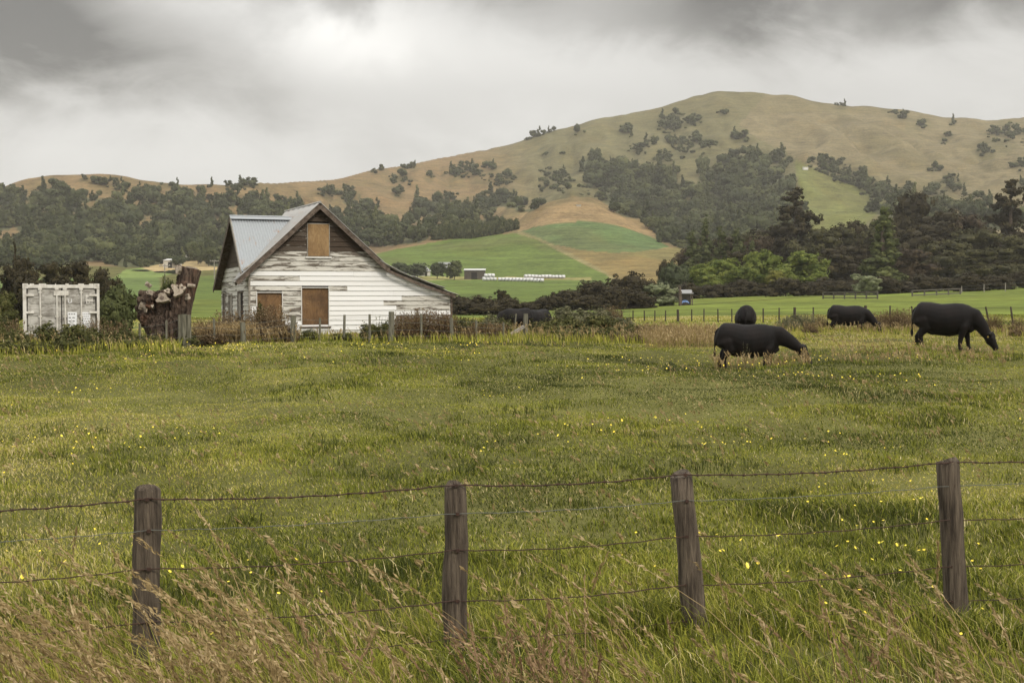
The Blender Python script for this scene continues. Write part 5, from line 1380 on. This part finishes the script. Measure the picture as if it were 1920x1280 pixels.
# tussocks: taller, darker clumps that break up the sward
X0, Y0 = scatter(9.0, 55, 2.6, g); k = fbm(X0 / 4 + 3, Y0 / 5, 3) > .49 - .02 * g.random(len(X0)); X0, Y0 = X0[k], Y0[k]
nb = np.clip((900 / Y0).astype(int), 26, 80); ii = np.repeat(np.arange(len(X0)), nb); rr = (.10 + .22 * g.random(len(X0)))[ii]
X = X0[ii] + g.normal(size=len(ii)) * rr; Y = Y0[ii] + g.normal(size=len(ii)) * rr * .8
h = (.06 + .11 * g.random(len(X0)))[ii] * (.5 + .7 * g.random(len(ii))); r = np.clip((-.02 + .30 * g.random(len(X0)) ** 1.3)[ii] + .09 * g.normal(size=len(ii)), 0, 1)
k = ~((Y > 57) & (X > -14) & (X < -2)); X, Y, h, r = X[k], Y[k], h[k], r[k]
tag(blades('tussock_grass', X, Y, h, .0055 + .00036 * Y, r, G_field, (-.12, 0), 1.1, 31), 'darker taller tussocks dotted through the pasture', 'grass', kind='stuff')

def stalks(name, X, Y, h, mat, lean, seed, head=.22, dens=16, w=.004, hw=.016, spread=1.):
    """bent seed stalks: thin stem of four joints and a loose seed head"""
    g = np.random.default_rng(seed); n = len(X); Z = T(X, Y) - .03
    rn = g.random(n)
    lx = (lean[0] + g.normal(size=n) * .22 * spread) * h; ly = (lean[1] + g.normal(size=n) * .2 * spread) * h
    t = np.linspace(0, 1, 6)
    cx = X[:, None] + lx[:, None] * t ** 1.7; cy = Y[:, None] + ly[:, None] * t ** 1.7; cz = Z[:, None] + h[:, None] * (t - .16 * t ** 3 * np.abs(lean[0]) * 2)
    a = g.random(n) * pi; W = np.stack([np.cos(a), np.sin(a) * .6, np.zeros(n)], 1)[:, None, :] * (w * (1 - .55 * t))[None, :, None]
    C = np.stack([cx, cy, cz], -1)
    V = np.stack([C - W, C + W], 2).reshape(n, 12, 3)
    base = np.arange(n)[:, None] * 12
    q = np.concatenate([base + np.array([[2*j, 2*j+1, 2*j+3, 2*j+2]]) for j in range(5)])
    V = V.reshape(-1, 3); R = np.repeat(rn * .75, 12)
    # heads
    tt = 1 - head * g.random((n, dens)); j = np.clip((tt * 5).astype(int), 0, 4); f = tt * 5 - j
    rows = np.arange(n)[:, None]
    P = C[rows, j] * (1 - f)[..., None] + C[rows, j + 1] * f[..., None]
    D = C[:, 5] - C[:, 4]; D /= np.linalg.norm(D, axis=1)[:, None]
    prof = np.sin(np.clip((1 - tt) / head, 0, 1) * pi * .85 + .35)
    off = g.normal(size=(n, dens, 3)) * (hw * .6 * prof)[..., None]
    P = (P + off).reshape(-1, 3)
    dd = np.repeat(D, dens, 0) + g.normal(size=(n * dens, 3)) * .35; dd /= np.linalg.norm(dd, axis=1)[:, None]
    s = np.cross(dd, unit(n * dens, g)); s /= np.linalg.norm(s, axis=1)[:, None] + 1e-9
    ln = (hw * 1.5 * (.6 + .8 * g.random(n * dens)))[:, None]; wd_ = ln * .26
    Hv = np.stack([P - dd * ln, P - s * wd_, P + dd * ln, P + s * wd_], 1).reshape(-1, 3)
    hq = len(V) + np.arange(len(Hv)).reshape(-1, 4)
    R2 = np.repeat(np.clip(np.repeat(rn, dens) * .5 + .25 + g.random(n * dens) * .35, 0, 1), 4)
    me = big_mesh(name, np.r_[V, Hv], np.r_[q, hq], attrs={'rnd': np.r_[R, R2]}); me.materials.append(mat)
    return link(name, me, None)
def clump_points(L, g):
    X, Y = [], []
    for (px, Y0, rx, ry, n) in L:
        X.append((px - 960) / F * Y0 + g.normal(size=n) * rx); Y.append(Y0 + g.normal(size=n) * ry)
    return np.concatenate(X), np.concatenate(Y)
X, Y = clump_points([(640,6.9,.25,.35,34),(540,6.6,.22,.35,60),(420,6.3,.22,.35,56),(290,6.6,.3,.35,50),(170,6.5,.3,.4,52),(50,6.6,.3,.5,54),(330,7.8,.8,.5,34),(700,7.4,.3,.5,16),(860,7.2,.5,.5,8),(1150,7.0,.3,.4,20),(1270,7.2,.3,.4,12),(1450,7.3,.4,.5,8),(1600,7.5,.4,.5,6),(1910,7.0,.2,.5,26),(1800,7.6,.2,.5,9),(2040,7.2,.3,.5,20),(-100,7.0,.5,.6,50)], g)
k = (Y > 5.2) & (Y < 10.5); X, Y = X[k], Y[k]
h = (.62 + .75 * g.random(len(X)) ** 1.2) * (1 - .10 * sstep(7.5, 6, Y))
tag(stalks('tall_grass', X, Y, h, G_dry, (-.50, .05), 5, head=.27, dens=40, w=.0038, hw=.0115, spread=1.), 'tall straw coloured seeding grass leaning left along the near fence', 'grass', kind='stuff')
X, Y = clump_points([(1010,7.6,.25,.3,26),(1070,7.8,.35,.4,22),(1120,7.5,.2,.3,12),(620,7.7,.2,.3,16),(1640,7.9,.2,.3,12)], g)
k = (Y > 5.6); X, Y = X[k], Y[k]
tag(stalks('sorrel', X, Y, .45 + .45 * g.random(len(X)), G_red, (-.22, .05), 6, head=.42, dens=30, w=.0036, hw=.012), 'rusty red sorrel stalks among the grass at the near fence', 'plants', kind='stuff')
# long leaves at the verge
n = 14000; px = g.random(n) * 2500 - 300; Y = 6. + 4.2 * g.random(n) ** 1.2; X = (px - 960) / F * Y
dn = fbm(X / .7, Y / .7, 2) + .25 * sstep(700, 200, px) + .1 * np.exp(-((px - 1080) / 130) ** 2); k = dn > .52 + .1 * g.random(n); X, Y = X[k], Y[k]
tag(blades('long_grass', X, Y, (.2 + .36 * g.random(len(X))) * (1 - .35 * sstep(7.6, 9., Y)), np.full(len(X), .0065), np.clip(.36 + .24 * g.normal(size=len(X)), .02, 1), G_field, (-.5, 0), .7, 7), 'long bent green and yellow leaves at the foot of the near fence', 'grass', kind='stuff')
# scattered seed stalks through the paddock
X, Y = scatter(9.5, 55, 3.0, g); k = fbm(X / 5, Y / 7, 3) > .47; X, Y = X[k], Y[k]
tag(stalks('seed_grass', X, Y, .14 + .22 * g.random(len(X)), G_dry, (-.45, 0), 8, head=.3, dens=8, w=.003 + .0, hw=.018), 'thin pale seed stalks scattered through the paddock', 'grass', kind='stuff')
# tall dry grass along the house fence and the cows
LX = []; LH = []
for (px0, px1, Y0, Y1, n, h0, h1) in ((370, 480, 49.8, 53, 1100, .4, .85), (480, 560, 50, 52, 260, .3, .7), (560, 850, 51, 53, 160, .2, .5), (850, 1010, 51, 56, 220, .3, .7), (1010, 1210, 49, 60, 380, .25, .6), (1210, 1360, 45, 56, 1300, .3, .7), (1340, 1520, 36.6, 38., 150, .25, .55), (1350,1480,50,56,260,.3,.6), (1450, 1760, 61, 67, 420, .25, .6), (1830, 1960, 57, 64, 160, .2, .5), (0, 330, 41.5, 44, 120, .3, .7), (1560, 1900, 36, 42, 220, .15, .35)):
    Yq = Y0 + (Y1 - Y0) * g.random(n); pq = px0 + (px1 - px0) * g.random(n); LX.append(np.c_[(pq - 960) / F * Yq, Yq]); LH.append(h0 + (h1 - h0) * g.random(n))
LX = np.concatenate(LX); LH = np.concatenate(LH)
tag(stalks('dry_grass', LX[:, 0], LX[:, 1], LH, G_dry, (-.1, 0), 9, head=.4, dens=7, w=.006, hw=.028), 'tall dry seeding grass in the rough strip before house and cattle', 'grass', kind='stuff')
RX = []
for (px0, px1, Y0, Y1, n) in ((-40, 340, 40, 44, 2600), (340, 850, 50, 53, 1500), (850, 1350, 48, 57, 4200), (1350, 1520, 49, 57, 700), (1440, 1760, 60, 67, 1500), (1780, 1960, 57, 64, 700)):
    Yq = Y0 + (Y1 - Y0) * g.random(n); pq = px0 + (px1 - px0) * g.random(n); RX.append(np.c_[(pq - 960) / F * Yq, Yq])
RX = np.concatenate(RX)
tag(blades('rough_grass', RX[:, 0], RX[:, 1], .14 + .3 * g.random(len(RX)), np.full(len(RX), .024), np.clip(.4 + .22 * g.normal(size=len(RX)), 0, 1), G_field, (-.1, 0), .5, 12), 'rank green and straw grass in the rough strip before the house', 'grass', kind='stuff')
# buttercups
m, nt = new_mat('buttercup_petal'); kk = N(nt); kk.out(kk.bsdf(kk.mix(kk.attr('rnd'), (.75, .56, .02), (.85, .70, .05)), .4, 0, None, .5))
X, Y = scatter(9, 46, 4.2, g); d = fbm(X / 2.1 + 5, Y / 2.8, 3) + .07 * np.exp(-((Y - 19) / 7) ** 2); k = d > .64 ; X, Y = X[k], Y[k]
X = np.r_[X, (np.array([505, 508, 520, 528, 540, 470]) * 0 + 1750 + g.normal(size=6) * 25 - 960) / F * 41.5]; Y = np.r_[Y, np.full(6, 41.5)]
n = len(X); Z = T(X, Y) + .12 + .12 * g.random(n); rad = (.007 + .006 * g.random(n)) * (1 + .016 * Y)
ang = np.arange(6) * pi / 3
tl = g.normal(size=(n, 2)) * .35; tl[:, 1] -= .35
ring = np.stack([X[:, None] + np.cos(ang) * rad[:, None], Y[:, None] + np.sin(ang) * rad[:, None], Z[:, None] + (np.cos(ang) * tl[:, :1] + np.sin(ang) * tl[:, 1:] * -1) * rad[:, None] + .0 * ang], -1)
cen = np.stack([X, Y, Z - rad * .45], -1)[:, None, :]
V = np.concatenate([ring, cen], 1).reshape(-1, 3); i = np.arange(n)[:, None] * 7
tr = np.concatenate([i + np.array([[j, (j + 1) % 6, 6]]) for j in range(6)])
sv = np.stack([np.stack([X - .0015, Y, Z - .2], -1), np.stack([X + .0015, Y, Z - .2], -1), np.stack([X, Y, Z - rad * .4], -1)], 1).reshape(-1, 3)
bme = big_mesh('buttercups', V, None, tr, attrs={'rnd': np.repeat(g.random(n), 7)}); bme.materials.append(m)
tag(link('buttercups', bme, None), 'small yellow buttercups scattered over the paddock', 'flowers', kind='stuff')
# ------------------------------------------------------------------ light settings
SKYBASE, SKYN, SUNE, EXPO, HAZE = .51, .34, 1.5, 0.5, .00014
CLOUDS = [  # px, py, rx, ry, amount (photo sky): dark banks negative, bright breaks positive
 (-10, 60, 230, 120, -.44), (200, 140, 340, 90, -.19), (800, -40, 260, 62, -.30), (1360, -18, 190, 75, -.38), (1800, -10, 230, 100, -.34), (1560, 60, 500, 60, -.09), (1100, 40, 300, 40, -.06),
 (640, 70, 210, 80, .34), (330, 20, 120, 40, .05), (1060, 110, 260, 60, .10), (900, 320, 1400, 90, .06), (1700, 130, 300, 60, .05)]
# ------------------------------------------------------------------ sky, sun, air, camera
def dirang(px, py):
    a = atan2((px - 960) / F, 1); e = atan2(HZ - py, F); return a, e
SUN_EL, SUN_AZ = radians(42), radians(142)          # azimuth clockwise from the view direction
wd = bpy.data.worlds.new('World'); SC.world = wd; wd.use_nodes = True
nt = wd.node_tree; nt.nodes.clear(); k = N(nt)
sky = k.n('ShaderNodeTexSky', sky_type='NISHITA'); sky.sun_disc = False; sky.sun_elevation = SUN_EL; sky.sun_rotation = SUN_AZ; sky.dust_density = 3
gen = k.coord('Generated'); sep = k.n('ShaderNodeSeparateXYZ'); k.put(sep.inputs[0], gen)
az = k.math('ARCTAN2', sep.outputs[0], sep.outputs[1]); el = k.math('ARCSINE', sep.outputs[2])
cmb = k.n('ShaderNodeCombineXYZ'); k.put(cmb.inputs[0], az); k.put(cmb.inputs[1], k.math('MULTIPLY', el, 1.5))
n1 = k.noise(cmb.outputs[0], 6.5, 6, .55, .7); n2 = k.noise(k.mapping(cmb.outputs[0], (1, 1.5, 1), (4, 2, 1)), 16., 6, .6, .5)
dist = k.math('SUBTRACT', k.math('ADD', k.math('MULTIPLY', n1, .75), k.math('MULTIPLY', n2, .25)), .5)
def blob(px, py, rx, ry, amt):
    a, e = dirang(px, py)
    u = k.math('DIVIDE', k.math('SUBTRACT', k.math('ADD', az, k.math('MULTIPLY', dist, .22)), a), rx / F)
    v = k.math('DIVIDE', k.math('SUBTRACT', k.math('ADD', el, k.math('MULTIPLY', dist, -.12)), e), ry / F)
    r2 = k.math('ADD', k.math('MULTIPLY', u, u), k.math('MULTIPLY', v, v))
    return k.math('MULTIPLY', k.math('POWER', 2.718, k.math('MULTIPLY', r2, -1.)), amt)
tot = None
for b in CLOUDS:
    t = blob(*b); tot = t if tot is None else k.math('ADD', tot, t)
v = k.math('ADD', k.math('ADD', tot, SKYBASE), k.math('MULTIPLY', dist, SKYN))
v = k.math('MAXIMUM', v, .12)
hi = k.sst(el, .24, .9)                             # brighter cloud overhead, out of the frame
v = k.math('ADD', v, k.math('MULTIPLY', hi, .75))
cc = k.mix(k.sst(v, .12, .6), (.95, .925, .87), (1.0, .985, .945))
sc_ = k.n('ShaderNodeVectorMath', operation='SCALE'); k.put(sc_.inputs[0], cc); k.put(sc_.inputs[3], k.math('MULTIPLY', v, 10.))
mixc = k.mix(.95, sky.outputs[0], sc_.outputs[0])
bg = k.n('ShaderNodeBackground'); k.put(bg.inputs[0], mixc); bg.inputs[1].default_value = .1
wo = k.n('ShaderNodeOutputWorld'); nt.links.new(bg.outputs[0], wo.inputs[0])

sl_ = bpy.data.lights.new('sun', 'SUN'); sl_.energy = SUNE; sl_.angle = radians(14); sl_.color = (1, .92, .80)
so = bpy.data.objects.new('sun', sl_); COL.objects.link(so)
sd = Vector((sin(SUN_AZ) * cos(SUN_EL), cos(SUN_AZ) * cos(SUN_EL), sin(SUN_EL)))
so.rotation_euler = sd.to_track_quat('Z', 'Y').to_euler()

if HAZE:
    mb = MB(); mb.box(-2700, 2700, -40, 2000, -60, 320)
    m, nt = new_mat('haze_air'); k = N(nt)
    pv = k.n('ShaderNodeVolumePrincipled'); pv.inputs['Density'].default_value = HAZE; pv.inputs['Color'].default_value = (.95, .92, .86, 1); pv.inputs['Anisotropy'].default_value = .0
    k.out(None, pv.outputs[0])
    hz = mb.build('haze', m); tag(hz, kind='stuff')

cam = bpy.data.cameras.new('camera'); cam.lens = F * 36 / 1920; cam.sensor_width = 36; cam.clip_end = 6000; cam.clip_start = .1
co = bpy.data.objects.new('camera', cam); COL.objects.link(co); co.location = (0, 0, H); co.rotation_euler = (pi / 2 - PITCH, 0, 0)
SC.camera = co
SC.render.engine = 'CYCLES'
vs_ = SC.view_settings; vs_.view_transform = 'Standard'; vs_.look = 'None'; vs_.exposure = EXPO; vs_.gamma = 1
SC.cycles.max_bounces = 6; SC.cycles.diffuse_bounces = 3; SC.cycles.transparent_max_bounces = 8; SC.cycles.volume_bounces = 0
SC.cycles.use_denoising = True
